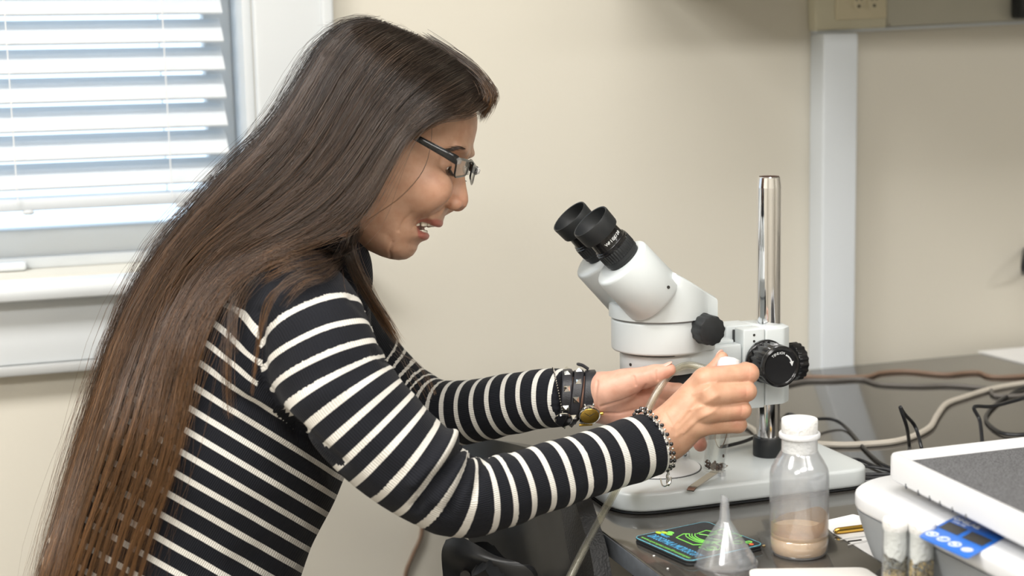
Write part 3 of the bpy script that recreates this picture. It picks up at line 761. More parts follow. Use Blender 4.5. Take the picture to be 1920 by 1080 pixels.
for k, (x, y) in enumerate(((1432, 1023), (1226, 1042), (1252, 1066))):
    tag(MB().sphere(onz(x, y, BZ + .0008), .0009 if k else .0014, 6, 4, (1.4, 1, .7)).obj('crumb', 'medium' if k == 0 else 'paper'),
        ('tan crumb beside the coaster corner', 'white speck left of the coaster', 'white speck near the bench edge')[k], 'crumb')

# =================================================================== SHAKER
DZ = BZ + .072
def sk(x, y): return onz(x, y, DZ)[:2]
sx0 = .700
shk = thing('orbital_shaker', 'white and grey orbital shaker with a blue control panel and mat lined tray', 'shaker', (.86, .99, BZ))
def W(pts): 
    ar = sum(a[0] * b_[1] - b_[0] * a[1] for a, b_ in zip(pts, pts[1:] + pts[:1]))
    return pts if ar > 0 else pts[::-1]
out = W([(.710, .80), (.710, 1.080), (.707, 1.105), (.707, 1.170), (.750, 1.203), (1.02, 1.206), (1.02, .80)])
outr = roundpoly(out, [.004, .02, .02, .03, .04, .03, .004] if out[0] == (.710, .80) else [.004, .03, .04, .03, .02, .02, .004], 8)
def scl(pts, d):
    p = np.asarray(pts); e = np.roll(p, -1, 0) - p; n = np.stack([e[:, 1], -e[:, 0]], 1); n /= np.linalg.norm(n, axis=1)[:, None] + 1e-12
    v = n + np.roll(n, 1, 0); v /= np.linalg.norm(v, axis=1)[:, None] + 1e-12
    return p - v * d
MB().prism(outr, DZ - .016, DZ, .004, 3).obj('deck', 'white_pl', shk)
MB().rings([[(*p, DZ - .0165) for p in scl(outr, .0015)], [(*p, BZ + .028) for p in scl(outr, .010)], [(*p, BZ + .012) for p in scl(outr, .016)]][::-1]).obj('housing', 'grey_pl', shk)
MB().rings([[(*p, BZ + .0118) for p in scl(outr, .0165)], [(*p, BZ + .004) for p in scl(outr, .024)]][::-1]).obj('skirt', 'dgrey_pl', shk)
for x, y in ((.76, .85), (.76, 1.15), (.98, .85), (.98, 1.15)):
    MB().lathe([(.012, BZ), (.012, BZ + .006)], 16, mx=Matrix.Translation((x, y, 0))).obj('foot', 'black', shk)
MB().lathe([(.05, DZ - .001), (.05, DZ + .013)], 24, mx=Matrix.Translation((.88, 1.0, 0))).obj('drive', 'dgrey_pl', shk)
# tray
TZ0, TZ1 = DZ + .012, DZ + .036
def tz(x, y): return onz(x, y, TZ1)[:2]
tc0 = tz(1653, 846)
tl = tz(1920, 985)
tx0 = tc0[0]
tray_out = roundpoly(W([(tx0 + .002, 1.158), (tx0 - .018, .80), (1.04, .80), (1.04, 1.158)]), .016, 8)
tray = MB()
ins = scl(tray_out, .014)
rs = [[(*p, TZ0) for p in scl(tray_out, .002)], [(*p, TZ0 + .002) for p in tray_out], [(*p, TZ1 - .003) for p in tray_out], [(*p, TZ1 - .0008) for p in scl(tray_out, .0012)], [(*p, TZ1) for p in scl(tray_out, .004)],
      [(*p, TZ1 - .001) for p in scl(tray_out, .009)], [(*p, TZ1 - .004) for p in scl(tray_out, .012)], [(*p, TZ1 - .010) for p in ins]]
tray.rings(rs).obj('tray', 'white_pl', shk)
tr_o = [o for o in bpy.data.objects if o.name == 'tray'][0]
nt_ = 0
for k in range(6):
    f = (1715 + [0, 28, 55, 80, 107, 139][k], 905 + [0, 11, 21, 30, 41, 53][k])
    g_ = onz(*f, TZ0 + .004)
    xx = tx0 + .002 + (g_[1] - 1.158) / (.80 - 1.158) * (-.020)
    MB().box(xx - .0006, xx + .001, g_[1] - .0006, g_[1] + .0006, TZ0 - .0005, TZ0 + .004, b=.0002).obj('drain_notch', 'dgrey_pl', tr_o)
# woven mat: real ribs, one joined piece of texture too fine to pick apart
matm = M['mat'] = mat('woven_rubber_mat', (0.03, 0.03, 0.033), 0.4, var=(700, 0.5))
MB().prism(scl(tray_out, .0165), TZ1 - .0098, TZ1 - .0070, .0006).obj('mat', matm, tr_o)
wv = MB()
y_ = .83
k = 0
while y_ < 1.142:
    wv.add([(tx0 + .012, y_ - .0006, TZ1 - .0071), (1.02, y_ - .0006, TZ1 - .0071), (1.02, y_ + .0006, TZ1 - .0071), (tx0 + .012, y_ + .0006, TZ1 - .0071),
            (tx0 + .012, y_, TZ1 - .0060), (1.02, y_, TZ1 - .0060)], [(0, 1, 5, 4), (2, 3, 4, 5)])
    y_ += .0026
x_ = tx0 + .012
while x_ < 1.02:
    wv.add([(x_ - .0005, .83, TZ1 - .0071), (x_ + .0005, .83, TZ1 - .0071), (x_ + .0005, 1.141, TZ1 - .0071), (x_ - .0005, 1.141, TZ1 - .0071), (x_, .83, TZ1 - .0063), (x_, 1.141, TZ1 - .0063)], [(1, 2, 5, 4), (3, 0, 4, 5)])
    x_ += .0021
M['mat_rib'] = mat('woven_mat_rib', (0.11, 0.11, 0.115), 0.4, var=(700, 0.5))
o = wv.obj('mat_ribs', 'mat_rib', tr_o); o['kind'] = 'stuff'
# control panel on the deck
pc = [sk(1752, 988), sk(1797, 966), sk(1890, 1005), sk(1814, 1049)]
pc = [np.array(p) for p in pc]
o0 = pc[1]; eu = pc[2] - pc[1]; ev = pc[0] - pc[1] 
ev = pc[3] - pc[2]
def pn_(u, v): return o0 + eu * u + ev * v
pan = MB().prism(roundpoly(W([tuple(pn_(*c)) for c in ((0, 0), (1, 0), (1, 1), (0, 1))]), .006, 6), DZ - .0002, DZ + .0006, .0002).obj('control_panel', 'blue', shk)
for u0, u1 in ((.06, .44), (.53, .93)):
    MB().prism(W([tuple(pn_(*c)) for c in ((u0, .30), (u1, .30), (u1, .56), (u0, .56))]), DZ + .0005, DZ + .0009, 0).obj('display', 'screen', pan)
eul, evl = np.linalg.norm(eu), np.linalg.norm(ev)
def pmx(u, v):
    o = pn_(u, v); a = eu / eul; b_ = -ev / evl
    return Matrix(((a[0], b_[0], 0, o[0]), (a[1], b_[1], 0, o[1]), (0, 0, 1, DZ + .0007), (0, 0, 0, 1)))
text_mb('ONiLAB', .0095, pmx(.02, .17), .0001, 'LEFT', bold=.0003).obj('lettering', 'print_w', pan, smooth=False)
text_mb('SCIENCE', .0042, pmx(.08, .255), .0001, 'LEFT').obj('lettering', 'print_w', pan, smooth=False)
for i, u in enumerate((.13, .36, .59, .83)):
    c = pn_(u, .80)
    el = [(c[0] + math.cos(a) * .0048, c[1] + math.sin(a) * .0048) for a in np.linspace(0, 2 * math.pi, 24, endpoint=False)]
    if i == 3:
        MB().prism(el, DZ + .0005, DZ + .0010, 0).obj('button', 'white_pl', pan)
    else:
        bt_ = MB().tube([(*p, DZ + .0007) for p in el + el[:1]], .0006, 6).obj('button', 'print_w', pan)
        text_mb('+-='[i], .008, pmx(u - .045, .83), .0002, 'LEFT', bold=.0002).obj('lettering', 'print_w', bt_, smooth=False)

# =================================================================== CABLES
def cable(name, pts, r, m, label, n=60):
    q = spline(pts, n)
    if min(p[2] for p in pts) > BZ - .01: q[:, 2] = np.maximum(q[:, 2], BZ + r * 1.02)
    o = MB().tube(q, r, 8).obj(name, m)
    return tag(o, label, 'cable')
zc = BZ + .003
def bpt(x, y, dz=0.0): return onz(x, y, zc + dz)
cable('power_cable', [onz(1352, 838, bz1 + .0035), onz(1372, 834, bz1 + .0035), onz(1400, 826, bz1 + .0035), onz(1428, 812, bz1 + .004), bpt(1466, 786, .010), bpt(1480, 776, .02), bpt(1510, 786, .012), bpt(1560, 786, .006), bpt(1590, 805), bpt(1620, 840), bpt(1648, 866), bpt(1675, 880)], .0021, 'cable_k', 'black cable looping behind the pillar to the shaker')
cable('power_cable', [bpt(1690, 895), bpt(1640, 895), bpt(1590, 900), bpt(1555, 893), bpt(1548, 880), bpt(1575, 866), bpt(1610, 862), bpt(1650, 878), bpt(1690, 885)], .0020, 'cable_k', 'coiled black cable bunched behind the bottle')
cable('power_cable', [bpt(1690, 884), bpt(1640, 876, .002), bpt(1600, 874, .004), bpt(1560, 879), bpt(1530, 884), bpt(1500, 880)], .0018, 'cable_k', 'upper black cable running from bottle to shaker')
cable('power_cable', [bpt(1700, 888), bpt(1640, 889), bpt(1600, 889), bpt(1545, 887)], .0018, 'cable_k', 'straight black cable low behind the bottle')
cable('twin_cable', [onz(1705, 850, zc), onz(1705, 836, zc), P(1700, 800, 1.70), P(1688, 764, 1.68), P(1696, 776, 1.69), P(1716, 800, 1.72), P(1728, 840, 1.70), bpt(1732, 860)], .0021, 'cable_k', 'black cable standing up behind the shaker tray')
cable('twin_cable', [onz(1843, 850, zc), P(1840, 810, 1.78), P(1836, 785, 1.80), P(1827, 763, 1.80), P(1860, 762, 1.82), P(1900, 752, 1.85), P(1940, 742, 1.88), bpt(1990, 745), bpt(1990, 745) + (.3, .06, 0)], .0023, 'cable_k', 'black cable bending up at the right behind the tray')
cable('twin_cable', [bpt(1950, 812) + (.4, .05, 0), bpt(1950, 812) + (.15, -.02, 0), bpt(1950, 812), bpt(1900, 815), bpt(1870, 808), bpt(1848, 785), bpt(1862, 762), bpt(1890, 742), bpt(1940, 722), bpt(1940, 722) + (.2, .04, 0), bpt(1940, 722) + (.45, .0, 0)], .0024, 'cable_k', 'black cable curving at the right edge behind the tray')
cable('beige_cable', [bpt(1390, 795), bpt(1410, 805), bpt(1440, 825), bpt(1540, 834), bpt(1620, 834), bpt(1690, 826), bpt(1740, 805), bpt(1757, 780), bpt(1775, 758), bpt(1810, 745), bpt(1860, 730), bpt(1930, 718), bpt(1930, 718) + (.2, .03, 0), bpt(1930, 718) + (.5, .0, 0)], .0038, 'cable_b', 'thick beige cable curving across the bench', 80)
cable('brown_cable', [bpt(1470, 708), bpt(1500, 706), bpt(1560, 707), bpt(1625, 706), bpt(1650, 699), bpt(1700, 696), bpt(1770, 702), bpt(1830, 698), bpt(1930, 704), bpt(1930, 704) + (.5, .02, 0)], .0030, 'cable_br', 'brown cable lying along the rear of the bench')
cable('grey_cable', [bpt(1470, 722), bpt(1510, 714), bpt(1560, 713), bpt(1615, 711), bpt(1650, 720), bpt(1720, 723), bpt(1780, 722), bpt(1850, 728), bpt(1930, 740), bpt(1930, 740) + (.5, .05, 0)], .0030, 'cable_g', 'dark grey cable in front of the brown cable')
wc = [ony(815, 930, YW - .004), ony(795, 975, YW - .005), ony(788, 1010, YW - .006), ony(772, 1045, YW - .006), ony(760, 1085, YW - .005), ony(770, 1160, YW - .005)]
cable('hanging_cord', wc, .0030, 'cable_br', 'brown cord hanging on the wall under the forearm')

# =================================================================== CHAIR pulled in at the bench
ch = thing('office_chair', 'black office chair with plastic back shell under her forearm', 'chair', (.36, 1.62, 0))
def bez(x, y, d): return P(x, y, d)
def panel(rows, th, n=14):
    """thick curved panel from rows of (pixel, depth) points, top to bottom"""
    def lim(x, y, d):
        return P(x, y, min(d, (.528 - th * .6) / ray(x, y)[0]))
    g = np.array([spline([lim(*p) for p in r], n) for r in rows])
    m = len(rows); fine = np.array([spline(g[:, j], 18) for j in range(n)]).transpose(1, 0, 2)
    du = np.gradient(fine, axis=1); dv = np.gradient(fine, axis=0)
    nn = np.cross(du, dv); nn /= np.linalg.norm(nn, axis=2)[..., None] + 1e-12
    if (nn.mean((0, 1)) @ FW) < 0: nn = -nn
    a, b_ = fine, fine + nn * th
    mb = MB(); H, Wd = a.shape[:2]
    vs = [tuple(p) for p in a.reshape(-1, 3)] + [tuple(p) for p in b_.reshape(-1, 3)]; o2 = H * Wd; fs = []
    for i in range(H - 1):
        for j in range(Wd - 1):
            q = i * Wd + j
            fs.append((q, q + 1, q + Wd + 1, q + Wd)); fs.append((o2 + q, o2 + q + Wd, o2 + q + Wd + 1, o2 + q + 1))
    edge = [j for j in range(Wd)] + [i * Wd + Wd - 1 for i in range(1, H)] + [(H - 1) * Wd + j for j in range(Wd - 2, -1, -1)] + [i * Wd for i in range(H - 2, 0, -1)]
    for k in range(len(edge)):
        p, q = edge[k], edge[(k + 1) % len(edge)]
        fs.append((p, o2 + p, o2 + q, q))
    return mb.add(vs, fs)
shell = panel([[(852, 835, 1.80), (900, 822, 1.76), (960, 832, 1.72), (1020, 850, 1.68), (1050, 868, 1.66)],
               [(850, 900, 1.76), (920, 910, 1.72), (985, 925, 1.68), (1045, 945, 1.64), (1072, 955, 1.62)],
               [(868, 985, 1.72), (940, 985, 1.68), (1000, 1000, 1.64), (1060, 1020, 1.60), (1092, 1030, 1.59)],
               [(900, 1060, 1.70), (960, 1070, 1.66), (1020, 1090, 1.62), (1075, 1110, 1.58), (1105, 1115, 1.57)],
               [(920, 1150, 1.69), (980, 1160, 1.65), (1040, 1175, 1.61), (1080, 1190, 1.58), (1110, 1195, 1.57)]], .012)
shell.obj('back_shell', 'chair', ch)
cush = panel([[(1015, 848, 1.70), (1040, 862, 1.68), (1056, 878, 1.665), (1062, 890, 1.66)],
              [(1048, 945, 1.648), (1064, 950, 1.635), (1078, 958, 1.63), (1088, 972, 1.635)],
              [(1062, 1020, 1.61), (1082, 1020, 1.598), (1098, 1026, 1.595), (1108, 1040, 1.60)],
              [(1080, 1110, 1.59), (1096, 1110, 1.578), (1110, 1116, 1.575), (1120, 1130, 1.58)],
              [(1085, 1195, 1.585), (1100, 1195, 1.575), (1114, 1200, 1.575), (1124, 1212, 1.58)]], .018)
cush.obj('cushion', 'chair_l', ch)
brk = panel([[(836, 1012, 1.60), (862, 1006, 1.585), (895, 1022, 1.57), (930, 1044, 1.565)],
             [(828, 1035, 1.595), (860, 1040, 1.572), (905, 1046, 1.557), (975, 1056, 1.557)],
             [(830, 1075, 1.60), (870, 1076, 1.585), (920, 1066, 1.557), (1003, 1082, 1.557)],
             [(836, 1130, 1.60), (880, 1130, 1.59), (935, 1120, 1.565), (1012, 1130, 1.563)],
             [(840, 1180, 1.60), (885, 1180, 1.59), (940, 1180, 1.57), (1015, 1180, 1.568)]], .03)
bo = brk.obj('back_bracket', 'chair', ch)
MB().lathe([(.0055, -.004), (.0055, .012)], 16, mx=frame(P(873, 1076, 1.583), -FW)).obj('bolt_hole', 'dark', bo)
s_c = np.array([.63, 1.63, .47])
MB().box(s_c[0] - .20, s_c[0] + .20, s_c[1] - .20, s_c[1] + .20, .43, .50, b=.025, r=.09, seg=4).obj('seat', 'chair_l', ch)
MB().lathe([(.03, .12), (.03, .28), (.02, .28), (.02, .43)], 20, mx=Matrix.Translation((s_c[0], s_c[1], 0))).obj('gas_column', 'black', ch)
bk0 = P(930, 1180, 1.66)
MB().tube(spline([(s_c[0] - .05, s_c[1], .42), (s_c[0] - .20, s_c[1], .42), bk0 + (0, 0, -.12), bk0 + (.0, 0, .05)], 20), .016, 10).obj('back_bar', 'black', ch)
for k in range(5):
    a = math.radians(72 * k + 20); d_ = np.array([math.cos(a), math.sin(a), 0])
    lg = MB().tube([(s_c[0], s_c[1], .14), tuple(np.array([s_c[0], s_c[1], .11]) + d_ * .16), tuple(np.array([s_c[0], s_c[1], .075]) + d_ * .29)], [.024, .02, .014], 10).obj('leg', 'black', ch)
    MB().lathe([(.026, -.018), (.028, -.012), (.028, .012), (.026, .018)], 20, mx=frame(np.array([s_c[0], s_c[1], .028]) + d_ * .29, (-d_[1], d_[0], 0))).obj('caster', 'blackgloss', lg)
# =================================================================== THE PERSON
# implicit surfaces on a grid in the camera-aligned frame, turned into one continuous skin by surface nets
def grid(lo, hi, h):
    n = [int(math.ceil((b - a) / h)) + 1 for a, b in zip(lo, hi)]
    ax = [np.float32(a) + np.arange(k, dtype=np.float32) * np.float32(h) for a, k in zip(lo, n)]
    return ax[0][:, None, None], ax[1][None, :, None], ax[2][None, None, :], n
def nets(V, lo, h):
    ins = V < 0
    nx, ny, nz = V.shape
    cs = np.zeros((nx - 1, ny - 1, nz - 1), np.int8)
    for i in (0, 1):
        for j in (0, 1):
            for k in (0, 1):
                cs += ins[i:nx - 1 + i, j:ny - 1 + j, k:nz - 1 + k]
    mix = (cs > 0) & (cs < 8)
    idx = np.argwhere(mix)
    num = -np.ones(mix.shape, np.int64); num[mix] = np.arange(len(idx))
    acc = np.zeros((len(idx), 3)); cnt = np.zeros(len(idx))
    I, J, Kk = idx.T
    cor = {(i, j, k): V[I + i, J + j, Kk + k] for i in (0, 1) for j in (0, 1) for k in (0, 1)}
    for a in cor:
        for axx in range(3):
            if a[axx] == 0:
                b = list(a); b[axx] = 1; b = tuple(b)
                va, vb = cor[a], cor[b]
                m = (va < 0) != (vb < 0)
                t = np.where(m, va / np.where(m, va - vb, 1), 0)
                p = np.array(a, float)[None, :].repeat(len(idx), 0); p[:, axx] += t
                acc[m] += p[m]; cnt[m] += 1
    vs = (idx + acc / cnt[:, None]) * h + np.asarray(lo)
    fs = []
    for axx in range(3):
        o = [a for a in range(3) if a != axx]
        sl0 = [slice(None)] * 3; sl1 = [slice(None)] * 3
        sl0[axx] = slice(0, -1); sl1[axx] = slice(1, None)
        for a in o:
            sl0[a] = slice(1, -1); sl1[a] = slice(1, -1)
        A, B = ins[tuple(sl0)], ins[tuple(sl1)]
        for flip, mm in ((False, A & ~B), (True, ~A & B)):
            e = np.argwhere(mm)
            if not len(e): continue
            e = e.copy(); e[:, o[0]] += 1; e[:, o[1]] += 1
            q = []
            for d0, d1 in ((-1, -1), (0, -1), (0, 0), (-1, 0)):
                c = e.copy(); c[:, o[0]] += d0; c[:, o[1]] += d1
                q.append(num[c[:, 0], c[:, 1], c[:, 2]])
            q = np.stack(q, 1)
            if (axx == 1) != flip: q = q[:, ::-1]
            fs.append(q)
    return vs, np.concatenate(fs)
def smooth_verts(vs, fs, it=2, lam=.5):
    n = len(vs)
    e = np.concatenate([fs[:, [0, 1]], fs[:, [1, 2]], fs[:, [2, 3]], fs[:, [3, 0]]])
    deg = np.bincount(e.ravel(), minlength=n).astype(float)
    for _ in range(it):
        acc = np.stack([np.bincount(e[:, 0], vs[e[:, 1], c], n) + np.bincount(e[:, 1], vs[e[:, 0], c], n) for c in range(3)], 1)
        vs = vs + lam * (acc / deg[:, None] - vs)
    return vs
def vnormals(vs, fs):
    a = np.cross(vs[fs[:, 2]] - vs[fs[:, 0]], vs[fs[:, 3]] - vs[fs[:, 1]])
    n = np.stack([sum(np.bincount(fs[:, k], a[:, c], len(vs)) for k in range(4)) for c in range(3)], 1)
    return n / (np.linalg.norm(n, axis=1)[:, None] + 1e-12)
def smin(a, b, k):
    h = np.clip(.5 + .5 * (b - a) / k, 0, 1)
    return b + (a - b) * h - k * h * (1 - h)
def smax(a, b, k): return -smin(-a, -b, k)
def rcone(g, a, b, ra, rb):
    X, Y, D = g
    a = np.asarray(a, np.float32); b = np.asarray(b, np.float32); v = b - a
    t = np.clip(((X - a[0]) * v[0] + (Y - a[1]) * v[1] + (D - a[2]) * v[2]) / float(v @ v), 0, 1)
    return np.sqrt((X - a[0] - t * v[0]) ** 2 + (Y - a[1] - t * v[1]) ** 2 + (D - a[2] - t * v[2]) ** 2) - (ra + t * (rb - ra))
def ell(g, c, r):
    X, Y, D = g
    x, y, d = (X - c[0]) / r[0], (Y - c[1]) / r[1], (D - c[2]) / r[2]
    k0 = np.sqrt(x * x + y * y + d * d); k1 = np.sqrt((x / r[0]) ** 2 + (y / r[1]) ** 2 + (d / r[2]) ** 2)
    return k0 * (k0 - 1) / (k1 + 1e-6)
def sdpoly(X, Y, poly):
    """signed distance to a 2-D polygon (negative inside) on broadcast X, Y"""
    X, Y = np.broadcast_arrays(X, Y)
    d2 = np.full(X.shape, 1e9, np.float32); s = np.zeros(X.shape, bool)
    p = np.asarray(poly, np.float32)
    for i in range(len(p)):
        a, b = p[i], p[i - 1]; e = b - a
        wx, wy = X - a[0], Y - a[1]
        t = np.clip((wx * e[0] + wy * e[1]) / (e @ e + 1e-12), 0, 1)
        d2 = np.minimum(d2, (wx - t * e[0]) ** 2 + (wy - t * e[1]) ** 2)
        c = (a[1] > Y) != (b[1] > Y)
        s ^= c & (X < (b[0] - a[0]) * (Y - a[1]) / (b[1] - a[1] + 1e-12) + a[0])
    return np.where(s, -1, 1) * np.sqrt(d2)
def proj_px(v):
    return np.stack([960 + v[:, 0] / v[:, 2] * FPX, 540 - v[:, 1] / v[:, 2] * FPX], 1)
def dist_poly(px, line):
    line = np.asarray(line, float); best = np.full(len(px), 1e9)
    for a, b in zip(line[:-1], line[1:]):
        e = b - a; t = np.clip(((px - a) @ e) / (e @ e), 0, 1)
        best = np.minimum(best, np.linalg.norm(px - a - t[:, None] * e, axis=1))
    return best
def mesh_from(name, vs, fs, material, parent, world=True, subd=0):
    wv = C2W(vs) if world else vs
    o = np.asarray(parent['_o'])
    me = bpy.data.meshes.new(name)
    me.vertices.add(len(wv)); me.vertices.foreach_set('co', (wv - o).astype(np.float32).ravel())
    me.loops.add(fs.size); me.loops.foreach_set('vertex_index', fs.astype(np.int32).ravel())
    me.polygons.add(len(fs)); k = fs.shape[1]
    me.polygons.foreach_set('loop_start', np.arange(0, fs.size, k, dtype=np.int32))
    me.polygons.foreach_set('use_smooth', np.ones(len(fs), bool))
    me.update(calc_edges=True); me.validate()
    return link(name, me, material, parent, o)
def vcolor(me, cols):
    a = me.color_attributes.new('tint', 'FLOAT_COLOR', 'POINT')
    a.data.foreach_set('color', np.concatenate([cols, np.ones((len(cols), 1))], 1).astype(np.float32).ravel())

# ---- materials
def skin_mat():
    m = mat('skin', (.6, .35, .25), .42, sss=.12, bump=(900, .16, .0006))
    nt = m.node_tree; b = nt.nodes['Principled BSDF']
    at = nt.nodes.new('ShaderNodeAttribute'); at.attribute_name = 'tint'
    n = nt.nodes.new('ShaderNodeTexNoise'); n.inputs['Scale'].default_value = 90; n.inputs['Detail'].default_value = 5
    tc = nt.nodes.new('ShaderNodeTexCoord'); nt.links.new(tc.outputs['Object'], n.inputs['Vector'])
    r = nt.nodes.new('ShaderNodeValToRGB'); r.color_ramp.elements[0].position = .32; r.color_ramp.elements[1].position = .6
    r.color_ramp.elements[0].color = (.80, .70, .64, 1); r.color_ramp.elements[1].color = (1, 1, 1, 1)
    nt.links.new(n.outputs['Fac'], r.inputs['Fac'])
    mx = nt.nodes.new('ShaderNodeMix'); mx.data_type = 'RGBA'; mx.blend_type = 'MULTIPLY'; mx.inputs['Factor'].default_value = .55
    nt.links.new(at.outputs['Color'], mx.inputs['A']); nt.links.new(r.outputs['Color'], mx.inputs['B'])
    nt.links.new(mx.outputs['Result'], b.inputs['Base Color'])
    return m
M['skin'] = skin_mat()
def knit_mat():
    m = mat('striped_knit', (.01, .012, .02), .85, spec=.25)
    nt = m.node_tree; b = nt.nodes['Principled BSDF']
    b.inputs['Sheen Weight'].default_value = .04
    uv = nt.nodes.new('ShaderNodeUVMap'); uv.uv_map = 'knit'
    sp = nt.nodes.new('ShaderNodeSeparateXYZ'); nt.links.new(uv.outputs['UV'], sp.inputs[0])
    def mth(op, a, b_=None, c=None):
        n = nt.nodes.new('ShaderNodeMath'); n.operation = op
        for i, v in enumerate((a, b_, c)):
            if v is None: continue
            if isinstance(v, (int, float)): n.inputs[i].default_value = v
            else: nt.links.new(v, n.inputs[i])
        return n.outputs[0]
    u, v = sp.outputs[0], sp.outputs[1]
    saw = mth('PINGPONG', mth('MULTIPLY', u, 1.0), .5)                 # one rib per unit of u
    vv = mth('MULTIPLY_ADD', mth('SUBTRACT', saw, .25), .022, v)
    d = mth('ABSOLUTE', mth('SUBTRACT', vv, mth('ROUND', vv)))
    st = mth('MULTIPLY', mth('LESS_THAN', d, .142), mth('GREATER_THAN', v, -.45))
    mx = nt.nodes.new('ShaderNodeMix'); mx.data_type = 'RGBA'
    mx.inputs['A'].default_value = (.0075, .0085, .0125, 1); mx.inputs['B'].default_value = (.70, .68, .63, 1)
    nt.links.new(st, mx.inputs['Factor'])
    rs = mth('MULTIPLY_ADD', saw, 1.3, .45)
    mm = nt.nodes.new('ShaderNodeMix'); mm.data_type = 'RGBA'; mm.blend_type = 'MULTIPLY'; mm.inputs['Factor'].default_value = .35
    cc = nt.nodes.new('ShaderNodeCombineColor')
    for i in range(3): nt.links.new(rs, cc.inputs[i])
    nt.links.new(mx.outputs['Result'], mm.inputs['A']); nt.links.new(cc.outputs[0], mm.inputs['B'])
    nt.links.new(mm.outputs['Result'], b.inputs['Base Color'])
    bp = nt.nodes.new('ShaderNodeBump'); bp.inputs['Strength'].default_value = .55; bp.inputs['Distance'].default_value = .0010
    hh = mth('ADD', mth('MULTIPLY', saw, 1.6), mth('MULTIPLY', st, .4))
    nt.links.new(hh, bp.inputs['Height']); nt.links.new(bp.outputs['Normal'], b.inputs['Normal'])
    return m
M['knit'] = knit_mat()
def hair_mat(name, gain=1.0):
    m = mat(name, (.05, .03, .02), .28, spec=.75)
    nt = m.node_tree; b = nt.nodes['Principled BSDF']
    at = nt.nodes.new('ShaderNodeAttribute'); at.attribute_name = 'tint'
    nt.links.new(at.outputs['Color'], b.inputs['Base Color'])
    return m
M['hair'] = hair_mat('brown_hair')
M['hair_under'] = mat('brown_hair_mass', (.030, .019, .013), .55, bump=(260, .6, .003), var=(120, .4))
M['eye'] = mat('eye_white', (.78, .74, .70), .12, var=(40, .03))
M['iris'] = mat('brown_iris', (.05, .025, .012), .1, var=(200, .4))
M['tooth'] = mat('tooth_enamel', (.78, .73, .62), .2, var=(80, .04))
M['nail'] = mat('finger_nail', (.64, .40, .33), .25, var=(60, .05))
M['trouser'] = mat('dark_trousers', (.02, .022, .028), .8, bump=(700, .2, .0006), var=(30, .2))
M['shirt_w'] = mat('white_undershirt', (.8, .8, .8), .8, var=(30, .03))

HD = 1.55                                         # depth of the head's middle plane
def kk(x, y): return ((x - 960) / FPX * HD, -(y - 540) / FPX * HD)
footp = P(300, 900, 1.55); footp[2] = 0
woman = thing('person', 'person in black and white striped sweater with long brown hair, holding a vial', 'person', footp)

# ---- head ---------------------------------------------------------------
prof = [(893, 205), (896, 225), (895, 243), (890, 264), (885, 280), (878, 293), (868, 308), (860, 335), (853, 360), (846, 382), (839, 395), (834, 406), (830.5, 416), (828, 422), (820, 425.5), (808, 423), (797, 430), (798.5, 436), (802.5, 442), (801, 447), (794, 451.5), (787, 456), (783, 461), (781, 469), (774, 479), (762, 486.5), (748, 488), (733, 486), (716, 481), (696, 472), (676, 462), (664, 478), (660, 505), (668, 545), (676, 600), (520, 630), (508, 520), (530, 430), (540, 350), (556, 240), (592, 150), (645, 88), (710, 62), (780, 78), (842, 125), (880, 172)]
nosep = [(882, 290), (874, 309), (873.5, 331), (876, 350), (879.5, 368), (880, 379), (876, 389), (868, 394.5), (857, 394), (847, 391), (838, 384), (834, 360), (846, 325), (862, 300)]
